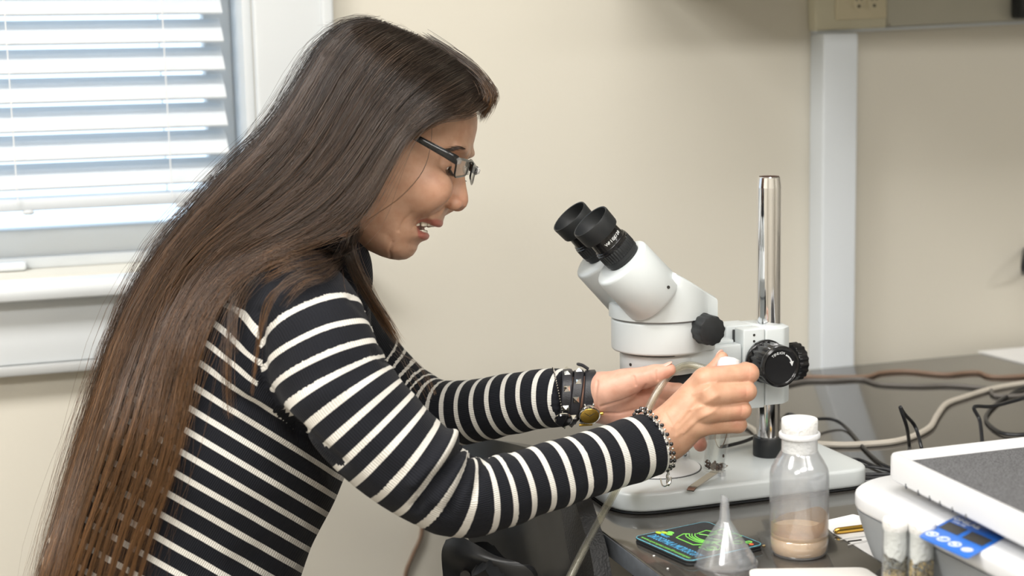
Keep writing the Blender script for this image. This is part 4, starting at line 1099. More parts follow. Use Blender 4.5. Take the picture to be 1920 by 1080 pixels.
# the head is turned a little toward the camera
TURN = math.radians(7.0)
hc0 = np.array([*kk(700, 320), HD])
def turn(v):
    v = np.asarray(v, float); q = v - hc0
    c, s = math.cos(TURN), math.sin(TURN)
    return np.stack([q[..., 0] * c + q[..., 2] * s * 1.0, q[..., 1], -q[..., 0] * s + q[..., 2] * c], -1) + hc0
def UNP(x, y, l):
    """point of the unturned head, l metres toward the camera from the middle plane, that shows at (x, y) on the near side"""
    sg = 1 if l >= 0 else -1
    v = np.array([*kk(x, y), HD - abs(l)])
    for _ in range(5):
        t = turn(v); v[0] += (x - 960) / FPX * t[2] - t[0]; v[1] += -(y - 540) / FPX * t[2] - t[1]
    v[2] = HD - l
    return v
def HP(x, y, l): return turn(UNP(x, y, l))
def head_mesh():
    h = .00125
    lo = (*kk(500, 625), HD - .088); hi = (*kk(912, 50), HD + .088)
    X, Y, D, n = grid(lo, hi, h)
    q = np.abs(D - HD)
    px = X / HD * FPX + 960; py = 540 - Y / HD * FPX
    s2 = sdpoly(X, Y, [kk(*p) for p in prof])[:, :, 0][:, :, None]
    def blur(a, k, it):
        for _ in range(it):
            for axn in (0, 1):
                p = np.pad(a, [(k, k) if i == axn else (0, 0) for i in range(2)], 'edge'); c = np.cumsum(p, axn, dtype=np.float64)
                c = np.concatenate([np.zeros_like(np.take(c, [0], axn)), c], axn); m = a.shape[axn]
                a = ((np.take(c, np.arange(2 * k + 1, 2 * k + 1 + m), axn) - np.take(c, np.arange(m), axn)) / (2 * k + 1)).astype(np.float32)
        return a
    sb1 = blur(s2[:, :, 0], 4, 2)[:, :, None]; sb2 = blur(s2[:, :, 0], 11, 3)[:, :, None]
    w1 = np.clip((-s2 - .003) / .007, 0, 1); w2 = np.clip((-s2 - .008) / .016, 0, 1)
    s2 = s2 * (1 - w1) + sb1 * w1; s2 = s2 * (1 - w2) + sb2 * w2
    hc = (px - 889) * -.48 + (py - 264) * .877
    Wm = np.interp(hc, [-160, -60, 0, 60, 120, 180, 230, 265, 330, 450], [.070, .075, .073, .070, .064, .056, .049, .046, .054, .066]).astype(np.float32)
    L = np.interp(hc, [-160, 0, 60, 120, 180, 230, 265, 330, 450], [.075, .066, .060, .056, .050, .044, .042, .045, .05]).astype(np.float32)
    r = np.clip(q / Wm, 0, 1.15)
    ins = np.where(r < .985, L * (1 - np.sqrt(np.clip(1 - r ** 2, .0, 1))), L * .8275 + (r - .985) * Wm * 4)
    f = s2 + ins
    f = f / np.sqrt(1 + np.clip(ins / (L * .5), 0, 1.5) ** 2)
    g = (X, Y, D)
    # nose
    ns = sdpoly(X, Y, [kk(*p) for p in nosep])[:, :, 0][:, :, None]
    Wn = np.interp(py, [295, 315, 345, 368, 388, 400], [.0075, .0075, .0095, .0125, .0150, .0150]).astype(np.float32)
    rn = np.clip(q / Wn, 0, 1.6)
    nf = (ns + .012 * rn ** 2.2) / np.sqrt(1 + (1.2 * rn) ** 2)
    f = smin(f, nf, .0055)
    gq = (X, Y, q)
    def ec(x, y, l, r_): return ell(gq, (*UNP(x, y, l)[:2], l), r_)
    f = smin(f, ec(851, 382, .0115, (.0085, .0068, .0062)), .004)             # wing of the nose
    f = smin(f, ec(800, 352, .042, (.026, .022, .017)), .014)                # cheek
    f = smin(f, ec(864, 280, .023, (.0070, .0050, .0170)), .008)                # brow ridge
    f = smax(f, -ec(852, 309, .034, (.0125, .0085, .0165)), .009)            # eye socket
    f = smin(f, ec(824, 309, .0315, (.0128, .0118, .0128)), .003)            # closed-down lids over the eyeball
    f = smax(f, -ec(846, 316, .031, (.0060, .0011, .0105)), .0012)           # lid opening
    f = smax(f, -ec(858, 395, .0068, (.0052, .0028, .0033)), .0015)          # nostril
    # lips
    f = smin(f, ec(819, 420, .0, (.0052, .0036, .0185)), .003)
    f = smin(f, ec(793, 442, .0, (.0058, .0045, .0185)), .003)
    # mouth opening
    mo = sdpoly(X, Y, [kk(*p) for p in ((789, 416), (802, 419), (812, 424.5), (840, 432), (812, 440), (799, 435), (791, 431.5))])[:, :, 0][:, :, None]
    mo = np.maximum(mo, q - .0225)
    f = smax(f, -mo, .0012)
    f = np.asarray(f, np.float32)
    f = smax(f, ((py - 612) * .000546).astype(np.float32), .004)
    vs, fs = nets(f, lo, h)
    vs = smooth_verts(vs, fs, 2, .5)
    return vs, fs
hv, hf = head_mesh()
hn = vnormals(hv, hf)
lat = np.abs(hv[:, 2] - HD)
hp_ = proj_px(turn(np.stack([hv[:, 0], hv[:, 1], HD - lat], 1)))
def crease(vs, line, wd, amp, lo=.008, hi=1.0):
    d = dist_poly(hp_, line); wgt = np.exp(-(d / wd) ** 2) * ((lat > lo) & (lat < hi))
    return vs - hn * (amp * wgt)[:, None]
hv = crease(hv, [(842, 384), (826, 398), (804, 408), (786, 414), (778, 424)], 3.2, .0014, .012)      # smile fold
hv = crease(hv, [(772, 398), (758, 412), (748, 432)], 3.0, .0012, .02)
hv = crease(hv, [(788, 402), (776, 414), (772, 428)], 2.5, .0007, .02)
hv = crease(hv, [(733, 490), (731, 470), (736, 455)], 2.6, .0011, .006)
hv = crease(hv, [(838, 302), (850, 303)], 1.8, .0006, .015)
hv = crease(hv, [(800, 398), (770, 405), (765, 440)], 14, -.0016, .02)                               # soft cheek fullness
# colours: bare skin, reddened nose and cheeks, lips, mouth inside
tc_ = np.tile(np.array([[.575, .345, .235]]), (len(hv), 1))
def blend(cols, wgt, c): return cols + (np.asarray(c) - cols) * wgt[:, None]
tc_ = blend(tc_, .30 * np.exp(-(np.linalg.norm(hp_ - (866, 378), axis=1) / 20) ** 2), (.62, .26, .18))
tc_ = blend(tc_, .28 * np.exp(-(np.linalg.norm(hp_ - (812, 350), axis=1) / 34) ** 2), (.64, .30, .20))
inpoly = lambda pg: sdpoly(hp_[:, 0], hp_[:, 1], np.array(pg, float))
up_l = inpoly([(784, 413), (800, 411), (818, 411), (829, 413), (832, 422), (820, 429), (806, 426), (786, 417)])
lo_l = inpoly([(783, 416), (791, 430), (800, 433), (806, 441), (803, 449), (794, 451), (784, 444), (781, 428)])
lw_ = np.clip(.5 - np.minimum(up_l, lo_l) / 3.0, 0, 1) * (lat < .0275)
tc_ = blend(tc_, lw_ * .85, (.43, .135, .11))
mo_ = inpoly([(784, 413), (812, 421), (812, 440), (788, 433)])
inner = (mo_ < -1.2) & (lat < .0225) & (hp_[:, 0] < 806)
tc_ = blend(tc_, inner * .9, (.22, .05, .045))
ey_ = np.exp(-(np.linalg.norm((hp_ - (838, 314)) * (1, 1.6), axis=1) / 9) ** 2) * (lat > .015)
tc_ = blend(tc_, ey_ * .35, (.36, .19, .14))
hvt = turn(hv)

# ---- hands --------------------------------------------------------------
def hand(fingers, palm, lo, hi, h=.0011, cut=None):
    X, Y, D, n = grid(lo, hi, h); g = (X, Y, D)
    f = None
    for a, b, ra, rb in palm:
        d = rcone(g, a, b, ra, rb); f = d if f is None else smin(f, d, .009)
    fing = None
    for ch in fingers:
        c = None
        for (a, ra), (b, rb) in zip(ch[:-1], ch[1:]):
            d = rcone(g, a, b, ra, rb); c = d if c is None else smin(c, d, .0025)
        fing = c if fing is None else smin(fing, c, .0012)
    f = smin(f, fing, .0065)
    vs, fs = nets(f, lo, h)
    return smooth_verts(vs, fs, 2, .5), fs
def chain(*p): return [(K(x, y, d), r) for x, y, d, r in p]
ND = -.0
nf_ = [chain((1326, 711, 1.494, .0122), (1404, 700, 1.502, .0100), (1398, 696, 1.533, .0090), (1376, 698, 1.554, .0075)),
       chain((1332, 741, 1.486, .0122), (1400, 734, 1.497, .0097), (1394, 733, 1.530, .0088), (1366, 737, 1.557, .0075)),
       chain((1326, 772, 1.488, .0112), (1391, 769, 1.499, .0092), (1386, 769, 1.530, .0084), (1358, 774, 1.556, .0072)),
       chain((1314, 797, 1.496, .0102), (1384, 796, 1.506, .0084), (1379, 797, 1.532, .0076), (1352, 801, 1.553, .0065)),
       chain((1278, 778, 1.532, .0150), (1306, 735, 1.557, .0125), (1338, 699, 1.568, .0100), (1354, 671, 1.566, .0066))]
npalm = [(K(1205, 838, 1.505), K(1252, 815, 1.513), .0255, .0235),
         (K(1252, 800, 1.511), K(1318, 716, 1.500), .0190, .0125), (K(1252, 808, 1.510), K(1324, 744, 1.494), .0200, .0130),
         (K(1252, 818, 1.511), K(1320, 773, 1.496), .0200, .0122), (K(1252, 828, 1.513), K(1308, 797, 1.502), .0165, .0110),
         (K(1262, 790, 1.522), K(1300, 755, 1.520), .016, .014)]
nv, nfc = hand(nf_, npalm, K(1180, 885, 1.44) * (1, 1, 1), K(1435, 640, 1.60))
ff_ = [chain((1222, 733, 1.600, .0120), (1272, 735, 1.597, .0092), (1305, 757, 1.585, .0082), (1325, 780, 1.577, .0072)),
       chain((1226, 758, 1.599, .0120), (1278, 776, 1.603, .0092), (1302, 806, 1.593, .0084), (1313, 834, 1.579, .0072)),
       chain((1218, 780, 1.597, .0112), (1254, 803, 1.605, .0090), (1264, 829, 1.595, .0082), (1269, 846, 1.585, .0074)),
       chain((1200, 797, 1.593, .0100), (1230, 820, 1.600, .0080), (1242, 833, 1.595, .0072), (1250, 841, 1.590, .0066)),
       chain((1138, 732, 1.585, .0190), (1186, 714, 1.577, .0128), (1229, 703, 1.569, .0108), (1255, 693, 1.565, .0068))]
fpalm = [(K(1064, 745, 1.605), K(1112, 744, 1.601), .0205, .0225),
         (K(1132, 733, 1.600), K(1215, 735, 1.605), .0200, .0130), (K(1132, 743, 1.600), K(1220, 759, 1.605), .0210, .0130),
         (K(1132, 753, 1.600), K(1212, 781, 1.603), .0200, .0125), (K(1132, 760, 1.599), K(1196, 797, 1.598), .0175, .0115),
         (K(1138, 738, 1.591), K(1170, 722, 1.583), .0170, .0160)]
fv, ffc = hand(ff_, fpalm, K(1030, 885, 1.52), K(1345, 650, 1.66))
nn2 = vnormals(nv, nfc); npx = proj_px(nv)
def hcrease(vs, nr, pxs, line, wd, amp, cond):
    return vs - nr * (amp * np.exp(-(dist_poly(pxs, line) / wd) ** 2) * cond)[:, None]
near_s = nn2[:, 2] < .15
for ln in ([(1262, 800), (1300, 752), (1332, 722)], [(1268, 806), (1312, 762), (1345, 742)], [(1268, 818), (1310, 782), (1340, 772)]):
    nv = hcrease(nv, nn2, npx, ln, 5.0, -.0008, near_s)                       # tendons
for ln in ([(1282, 812), (1305, 790), (1328, 776), (1352, 760)], [(1300, 740), (1318, 735), (1345, 716)], [(1275, 790), (1290, 770), (1320, 762)]):
    nv = hcrease(nv, nn2, npx, ln, 2.6, -.0005, near_s)                       # veins
for ln in ([(1405, 690), (1404, 712)], [(1400, 726), (1399, 744)], [(1392, 762), (1390, 778)], [(1248, 775), (1262, 800), (1262, 832)]):
    nv = hcrease(nv, nn2, npx, ln, 1.6, .0004, near_s)
fn2 = vnormals(fv, ffc); fpx = proj_px(fv)
for ln in ([(1128, 762), (1165, 752), (1200, 738), (1212, 722)], [(1122, 775), (1160, 775), (1205, 765)], [(1188, 706), (1192, 722)], [(1232, 695), (1234, 712)], [(1120, 715), (1116, 745), (1120, 775)]):
    fv = hcrease(fv, fn2, fpx, ln, 2.4, .0012, fn2[:, 2] < .2)
def hand_tint(v, px, tips, base=(.56, .325, .215)):
    c = np.tile(np.array([base]), (len(v), 1))
    for (x, y), r, wgt, col in tips:
        c = blend(c, wgt * np.exp(-(np.linalg.norm(px - (x, y), axis=1) / r) ** 2), col)
    return c
ntint = hand_tint(nv, npx, [((1405, 700), 16, .35, (.60, .24, .17)), ((1398, 735), 14, .4, (.58, .23, .16)), ((1390, 770), 13, .4, (.58, .23, .16)), ((1384, 796), 12, .4, (.58, .23, .16)), ((1330, 712), 14, .25, (.58, .25, .17)), ((1350, 680), 16, .5, (.66, .30, .24))])
ftint = hand_tint(fv, fpx, [((1250, 700), 18, .4, (.66, .29, .22)), ((1210, 735), 26, .5, (.66, .29, .22)), ((1269, 846), 14, .6, (.64, .26, .21)), ((1313, 835), 14, .6, (.64, .26, .21)), ((1160, 790), 30, .3, (.64, .30, .24))], (.60, .35, .26))
# ---- one body mesh: head, neck, hidden trunk and both hands ---------------
def trunk_mesh():
    h = .012
    lo = (K(60, 1330, 1.62)[0], K(60, 1330, 1.62)[1], 1.36); hi = (K(1120, 480, 1.6)[0], K(800, 480, 1.6)[1], 1.80)
    X, Y, D, n = grid(lo, hi, h); g = (X, Y, D)
    f = rcone((X, Y, (D - HD) * .72 + HD), (*kk(300, 1270), HD), (*kk(440, 830), HD), .108, .095)
    f = smin(f, rcone((X, Y, (D - HD) * .72 + HD), (*kk(440, 830), HD), (*kk(545, 640), HD), .095, .072), .03)
    f = smin(f, rcone(g, (*kk(560, 600), HD), (*kk(600, 520), HD), .05, .045), .03)
    return nets(f, lo, h)
tv, tf = trunk_mesh()
bv = np.concatenate([hvt, nv, fv, tv]); bfc = np.concatenate([hf, nfc + len(hvt), ffc + len(hvt) + len(nv), tf + len(hvt) + len(nv) + len(fv)])
def big_islands(v, f, tints, least=400):
    par = np.arange(len(v))
    e = np.concatenate([f[:, [0, 1]], f[:, [1, 2]], f[:, [2, 3]]])
    while True:
        n_ = par.copy(); mn = np.minimum(par[e[:, 0]], par[e[:, 1]])
        np.minimum.at(n_, e[:, 0], mn); np.minimum.at(n_, e[:, 1], mn); n_ = n_[n_]
        if (n_ == par).all(): break
        par = n_
    u, inv, cnt = np.unique(par, return_inverse=True, return_counts=True)
    keep = cnt[inv] >= least
    idx = np.cumsum(keep) - 1
    return v[keep], idx[f[keep[f[:, 0]]]], tints[keep]
tint_all = np.concatenate([tc_, ntint, ftint, np.tile([[.5, .3, .2]], (len(tv), 1))])
bv, bfc, tint_all = big_islands(bv, bfc, tint_all)
body = mesh_from('body', bv, bfc, 'skin', woman)
vcolor(body.data, tint_all)
# arms inside the sleeves join hands to trunk
am = MB()
am.tube([P(560, 690, 1.50), P(600, 660, 1.42), P(720, 830, 1.40), P(852, 930, 1.408), P(930, 924, 1.422), P(1060, 884, 1.452), P(1235, 828, 1.505)], [.034, .034, .032, .024, .022, .021, .022], 12)
am.tube([P(545, 690, 1.60), P(625, 640, 1.68), P(688, 695, 1.72), P(760, 752, 1.722), P(830, 776, 1.70), P(1000, 750, 1.63), P(1090, 744, 1.601)], [.032, .032, .032, .030, .024, .022, .022], 12)
bm = bmesh.new(); bm.from_mesh(body.data)
ob = np.asarray(body['_o'])
cl = bm.verts.layers.float_color.get('tint')
nvs = [bm.verts.new(Vector(np.array(v) - ob)) for v in am.v]
for v in nvs: v[cl] = (.5, .3, .2, 1)
for f in am.f:
    nf0 = bm.faces.new([nvs[i] for i in f]); nf0.smooth = True
bm.to_mesh(body.data); bm.free()

# eyes, teeth, nails, brows
for s_, nm in ((1, 'near'), (-1, 'far')):
    ec_ = C2W(HP(824.5, 309.5, s_ * .0313))
    e = MB().sphere(ec_, .0117, 20, 14).obj('eyeball', 'eye', woman)
    dirv = C2W(HP(846, 319.5, s_ * .0313)) - ec_; dirv /= np.linalg.norm(dirv)
    MB().lathe([(.0058, .0102), (.0056, .0108), (.003, .0119), (.0008, .0121)], 20, mx=frame(ec_, dirv)).obj('iris', 'iris', e)
def teeth(y0, y1, xf, n, wd, tilt):
    mb = MB()
    for k in range(n):
        a = (k - (n - 1) / 2) * wd
        r = .0205
        l = r * math.sin(a / r) ; x = xf - (r - r * math.cos(a / r)) * 1.25 / .000546
        ca = a / r
        ex = C2W(HP(x, y0, l)); dn = C2W(HP(x + tilt, y1, l)) - ex
        fr = C2W(HP(x + 10 * math.cos(ca), y0, l + .00546 * math.sin(ca))) - ex; fr /= np.linalg.norm(fr)
        H = np.linalg.norm(dn); dn = dn / H; sd = np.cross(dn, fr)
        mx = Matrix(((sd[0], fr[0], -dn[0], ex[0]), (sd[1], fr[1], -dn[1], ex[1]), (sd[2], fr[2], -dn[2], ex[2]), (0, 0, 0, 1)))
        mb.prism(rrect(-wd * .47, wd * .47, -.0022, .0018, .0014, 3), -H, 0, .0010, 2, mx=mx)
    return mb
teeth(414, 424, 811, 8, .0072, 1.5).obj('upper_teeth', 'tooth', woman)
teeth(441, 431, 796.5, 8, .0060, 1.0).obj('lower_teeth', 'tooth', woman)
def nail(tip, prev, upv, w=.0052, l=.0065):
    t = np.asarray(tip) ; d = t - np.asarray(prev); d /= np.linalg.norm(d); u = np.asarray(upv, float); u -= d * (u @ d); u /= np.linalg.norm(u); s = np.cross(d, u)
    mb = MB(); mb.sphere((0, 0, 0), 1.0, 14, 8)
    mb.v = [tuple(t + d * (x * l + .0015) + s * y * w + u * (z * .0016 + .0062 - .25 * abs(y) ** 2 * .004)) for x, y, z in mb.v]
    return mb
nail(P(1353, 673, 1.566), P(1338, 699, 1.568), -RT * .5 + UP * .2 + FW * .8, .005, .007).obj('nail', 'nail', woman)
nail(P(1252, 694, 1.5655), P(1229, 703, 1.569), UP * 1.0 - FW * .15).obj('nail', 'nail', woman)

def strands(name, curves, radii, cols, parent, n=3):
    """curves (m, k, 3) world points -> thin tapered tubes in one mesh; cols (m, k, 3)"""
    c = np.asarray(curves, np.float64); m, k, _ = c.shape
    t = np.gradient(c, axis=1); t /= np.linalg.norm(t, axis=2)[..., None] + 1e-12
    ref = np.where(np.abs(t @ FW)[..., None] < .9, FW, UP)
    x = np.cross(ref, t); x /= np.linalg.norm(x, axis=2)[..., None] + 1e-12
    y = np.cross(t, x)
    r = radii[:, None] * np.interp(np.linspace(0, 1, k), [0, .08, .75, 1], [.7, 1, .9, .25])[None, :]
    V = np.stack([c + r[..., None] * (math.cos(2 * math.pi * i / n + .5) * x + math.sin(2 * math.pi * i / n + .5) * y) for i in range(n)], 2)
    idx = np.arange(m * k * n).reshape(m, k, n)
    q = np.stack([idx[:, :-1, :], np.roll(idx, -1, 2)[:, :-1, :], np.roll(idx, -1, 2)[:, 1:, :], idx[:, 1:, :]], -1).reshape(-1, 4)
    o = mesh_from(name, V.reshape(-1, 3), q, 'hair', parent, world=False)
    vcolor(o.data, np.repeat(cols[:, :, None, :], n, 2).reshape(-1, 3))
    return o

# surfaces the hair must stay outside of are queried along the view depth
head_bvh = BVHTree.FromPolygons([tuple(v) for v in hvt], [tuple(f) for f in hf.tolist()])
# brows and lashes
def brow(sgn):
    cs = []; rr = []; 
    for k in range(150):
        s = RNG.random(); off = RNG.normal(0, 2.0)
        x0 = 874 - 34 * s; y0 = 281 - 2 + 5 * s - 9 * s * (1 - s) + off
        L_ = .010 + .008 * s + .002 * RNG.random()
        lat0 = L_ + .016 * s
        pts = []
        for j in range(5):
            u = j / 4
            xx, yy = x0 - 12 * u * (.7 + .5 * s), y0 - 3.0 * u * (1 - s) + 2.2 * u * s
            l = sgn * (lat0 + .002 * u)
            o = HP(xx, yy, sgn * .11); d_ = HP(xx, yy, 0) - o; d_ /= np.linalg.norm(d_)
            hit = head_bvh.ray_cast(Vector(o), Vector(d_))[0]
            p = np.array(hit) - d_ * .0006 if hit is not None else HP(xx, yy, l)
            pts.append(C2W(p))
        cs.append(pts); rr.append(.00013)
    cs = np.array(cs); col = np.tile(np.array([.05, .028, .018]), (len(cs), 5, 1))
    return cs, np.array(rr), col
for sg_ in (1, -1):
    b1 = brow(sg_); strands('eyebrow', b1[0], b1[1], b1[2], woman)
for sgn in (1, -1):
    cs = []
    for k in range(46):
        u = k / 45
        a = (u - .5) * 2.0
        c = HP(824.5, 309.5, sgn * .0313)
        dirh = HP(824.5 + 10 * math.cos(a), 309.5 + 4.4, sgn * (.0313 + .00546 * math.sin(a))) - c
        dirh /= np.linalg.norm(dirh)
        r0 = c + dirh * .0126
        dn = np.array([0, -1, 0])
        cs.append([C2W(r0), C2W(r0 + dirh * .0018 + dn * .0022), C2W(r0 + dirh * .0042 + dn * .0036), C2W(r0 + dirh * .0066 + dn * .0040)])
    strands('eyelashes', np.array(cs), np.full(len(cs), .00014), np.tile(np.array([.02, .013, .010]), (len(cs), 4, 1)), woman)

# ---- sweater --------------------------------------------------------------
near_path = [(552, 560, 1.44), (587, 620, 1.412), (640, 735, 1.398), (725, 832, 1.397), (808, 898, 1.402), (864, 928, 1.409), (932, 923, 1.422), (1060, 884, 1.452), (1175, 848, 1.487), (1224, 832, 1.502)]
near_rad = [.050, .054, .052, .049, .044, .0395, .0345, .0315, .0320, .0325]
far_path = [(625, 610, 1.69), (688, 690, 1.72), (760, 752, 1.722), (825, 776, 1.700), (920, 764, 1.66), (1010, 748, 1.625), (1072, 744, 1.600)]
far_rad = [.052, .047, .042, .038, .0345, .0320, .0305]
NP = spline([K(*p) for p in near_path], 60); NR = np.interp(np.linspace(0, 1, 60), np.linspace(0, 1, len(near_rad)), near_rad)
FP = spline([K(*p) for p in far_path], 44); FR = np.interp(np.linspace(0, 1, 44), np.linspace(0, 1, len(far_rad)), far_rad)
tor = [((255, 1400), .134, .175), ((318, 1095), .121, .152), ((425, 835), .119, .158), ((500, 668), .108, .155), ((548, 590), .072, .135), ((588, 538), .052, .060), ((612, 500), .046, .050)]
def limb(g, path, rad):
    f = None
    for k in range(len(path) - 1):
        d = rcone(g, path[k], path[k + 1], rad[k], rad[k + 1]); f = d if f is None else np.minimum(f, d)
    return f
def torso_sdf(g):
    X, Y, D = g; f = None
    for (a, ra, wa), (b, rb, wb) in zip(tor[:-1], tor[1:]):
        a, b = np.array(kk(*a)), np.array(kk(*b)); e = b - a
        t = np.clip(((X - a[0]) * e[0] + (Y - a[1]) * e[1]) / (e @ e), 0, 1)
        r = ra + t * (rb - ra); w_ = wa + t * (wb - wa)
        d = np.sqrt((X - a[0] - t * e[0]) ** 2 + (Y - a[1] - t * e[1]) ** 2 + ((D - HD) * r / w_) ** 2) - r
        f = d if f is None else smin(f, d, .02)
    return f
def sweater():
    h = .0033
    lo = np.array([K(20, 1330, 1.62)[0], K(40, 1400, 1.62)[1], 1.335]); hi = np.array([K(1262, 470, 1.55)[0], K(900, 430, 1.62)[1], 1.80])
    X, Y, D, n = grid(lo, hi, h)
    V = np.full(n, 1.0, np.float32)
    def box_eval(fn, bl, bh, pad=.03):
        i0 = [max(0, int((b - pad - l) / h)) for b, l in zip(bl, lo)]; i1 = [min(m, int((b + pad - l) / h) + 2) for b, l, m in zip(bh, lo, n)]
        g = (X[i0[0]:i1[0]], Y[:, i0[1]:i1[1]], D[:, :, i0[2]:i1[2]])
        return (slice(i0[0], i1[0]), slice(i0[1], i1[1]), slice(i0[2], i1[2])), fn(g)
    T = np.asarray(torso_sdf((X, Y, D)), np.float32)
    for path, rad, endk in ((NP, NR, 1), (FP, FR, 2)):
        L_ = np.full(n, .2, np.float32)
        for k0 in range(0, len(path) - 1, 6):
            seg = path[k0:k0 + 7]; rr = rad[k0:k0 + 7]
            s, v = box_eval(lambda g: limb(g, seg, rr), seg.min(0) - rr.max(), seg.max(0) + rr.max())
            L_[s] = np.minimum(L_[s], v)
        # cut square at the cuff
        e = path[-1] - path[-2]; e /= np.linalg.norm(e)
        pl = (X - path[-1][0]) * e[0] + (Y - path[-1][1]) * e[1] + (D - path[-1][2]) * e[2]
        L_ = smax(L_, np.asarray(pl, np.float32), .004)
        T = smin(T, L_, .016)
    vs, fs = nets(T, lo, h)
    vs = smooth_verts(vs, fs, 2, .5)
    return vs, fs
wv_, wf_ = sweater()
wn = vnormals(wv_, wf_); wpx = proj_px(wv_)
def fold(line, wd, amp, cond=None):
    global wv_
    wgt = np.exp(-(dist_poly(wpx, line) / wd) ** 2) * (wn[:, 2] < .3)
    if cond is not None: wgt = wgt * cond
    wv_ = wv_ - wn * (amp * wgt)[:, None]
nearD = wv_[:, 2] < 1.53
fold([(868, 838), (835, 880), (792, 930), (778, 950)], 8, .0095, nearD)          # inner elbow folds
fold([(850, 815), (815, 868), (775, 905)], 12, -.0065, nearD)
fold([(888, 842), (868, 905), (838, 962)], 7, .0070, nearD)
fold([(878, 848), (852, 890), (822, 940)], 8, -.0030, nearD)
fold([(912, 846), (902, 890), (890, 930)], 8, .0028, nearD)
fold([(955, 842), (962, 880)], 8, .0022, nearD)
fold([(486, 585), (487, 640), (494, 720), (520, 765), (570, 812), (640, 868)], 9, .0050, nearD)   # armhole
fold([(445, 745), (500, 772), (560, 815)], 10, .0045, nearD)
fold([(420, 700), (470, 740), (520, 772)], 9, -.0030, nearD)
fold([(455, 770), (540, 830), (610, 905)], 9, -.0030, nearD)
fold([(660, 560), (700, 600), (716, 640)], 8, .0030, nearD)
fold([(700, 660), (722, 676), (760, 672)], 6, .0030, nearD)
nzz = np.sin(wv_[:, 0] * 71 + 3 * np.sin(wv_[:, 1] * 37)) * np.sin(wv_[:, 1] * 63 + 2 * np.sin(wv_[:, 0] * 45)) * np.sin(wv_[:, 2] * 40 + 1)
wv_ = wv_ + wn * (.0016 * nzz)[:, None]
sw = mesh_from('sweater', wv_, wf_, 'knit', woman)
# knit coordinates: stripe index (v) and rib count (u), separate on sleeves and trunk
def along(path, v):
    seg = np.linalg.norm(np.diff(path, axis=0), axis=1); cum = np.concatenate([[0], np.cumsum(seg)])
    best = np.full(len(v), 1e9); s = np.zeros(len(v)); ang = np.zeros(len(v))
    for k in range(len(path) - 1):
        e = path[k + 1] - path[k]; t = np.clip(((v - path[k]) @ e) / (e @ e), 0, 1)
        q = v - path[k] - t[:, None] * e; d = np.linalg.norm(q, axis=1); m = d < best
        best[m] = d[m]; s[m] = cum[k] + t[m] * seg[k]
        en = e / np.linalg.norm(e); x = np.cross(en, (0, 0, 1)); x /= np.linalg.norm(x); y = np.cross(en, x)
        ang[m] = np.arctan2(q[m] @ y, q[m] @ (x))
    return s, ang, best
fc_ = wv_[wf_].mean(1)
gsd = lambda p: np.asarray(torso_sdf((p[:, 0], p[:, 1], p[:, 2])))
sN, aN, bN = along(NP, wv_); sF, aF, bF = along(FP, wv_)
_, _, bNf = along(NP, fc_); _, _, bFf = along(FP, fc_)
fpxc = proj_px(fc_)
td = gsd(fc_)
def rad_at(path, rad, p):
    s, _, _ = along(path, p); L_ = np.linalg.norm(np.diff(path, axis=0), axis=1).sum()
    return np.interp(s / L_, np.linspace(0, 1, len(rad)), rad)
dN = bNf - rad_at(NP, NR, fc_); dF = bFf - rad_at(FP, FR, fc_)
seam_x = np.interp(fpxc[:, 1], [540, 585, 640, 720, 765, 812, 868], [505, 490, 487, 494, 520, 570, 640])
part = np.zeros(len(fc_), int)
part[(dN < td - .001)] = 1
nr_ = (fc_[:, 2] < 1.50) & (fpxc[:, 1] < 868)
part[nr_ & (fpxc[:, 0] > seam_x)] = 1
part[nr_ & (fpxc[:, 0] <= seam_x)] = 0
part[(fc_[:, 2] >= 1.50) & (fpxc[:, 0] < 760) & (fpxc[:, 1] < 868)] = 0
part[(dF < td) & (fc_[:, 2] > 1.58)] = 2
s0 = along(NP, np.array([K(587, 618, 1.412)]))[0][0]
cuffN = sN.max()
sx_ = lambda x, y, d: along(NP, np.array([K(x, y, d)]))[0][0]
s8 = sx_(731, 832, 1.397); s901 = sx_(905, 926, 1.418); n9 = 7 + round((s901 - s8) / .0205)
ctl = [(s0 - .041, -2.0), (s0, 0.0), (s8, 7.0), (s901, n9)] + [(sx_(x, np.interp(x, [930, 1060, 1175, 1224], [924, 884, 848, 832]), np.interp(x, [930, 1060, 1175, 1224], [1.422, 1.452, 1.487, 1.502])), n9 + k) for k, x in ((1, 938), (2, 972), (3, 1007), (4, 1041), (5, 1075), (6, 1108), (7, 1141), (8, 1190), (9, 1220))]
ctl.append((cuffN + .02, n9 + 10))
vN = np.interp(sN, [c[0] for c in ctl], [c[1] for c in ctl])
vF = (sF - along(FP, np.array([K(700, 672, 1.72)]))[0][0]) / .0200
pyE = wpx[:, 1] + np.clip(wv_[:, 2] - 1.425, 0, .3) * 330 * np.clip(((425 + (835 - wpx[:, 1]) * .42) - wpx[:, 0]) / 60, 0, 1)
yk = pyE.copy()
for _ in range(12):
    ms = np.interp(yk, [560, 640, 800, 1000], [.92, .86, .62, .57])
    yk = .5 * yk + .5 * (pyE - ms * (wpx[:, 0] - 487))
vT = np.interp(yk, [400, 640, 757, 1000, 1500], [-6, 0, 3.0, 8.5, 19.2])
seam = np.array([(505, 540), (490, 585), (487, 640), (494, 720), (520, 765), (570, 812), (640, 868)], float)
sd_ = dist_poly(wpx, seam); nz_ = wv_[:, 2] < 1.5
def seam_t(px):
    best = np.full(len(px), 1e9); t_ = np.zeros(len(px)); acc = 0
    for a, b in zip(seam[:-1], seam[1:]):
        e = b - a; L = np.linalg.norm(e); t = np.clip(((px - a) @ e) / (e @ e), 0, 1); d = np.linalg.norm(px - a - t[:, None] * e, axis=1)
        m = d < best; best[m] = d[m]; t_[m] = acc + t[m] * L; acc += L
    return t_
st_ = seam_t(wpx); sel = nz_ & (sd_ < 9)
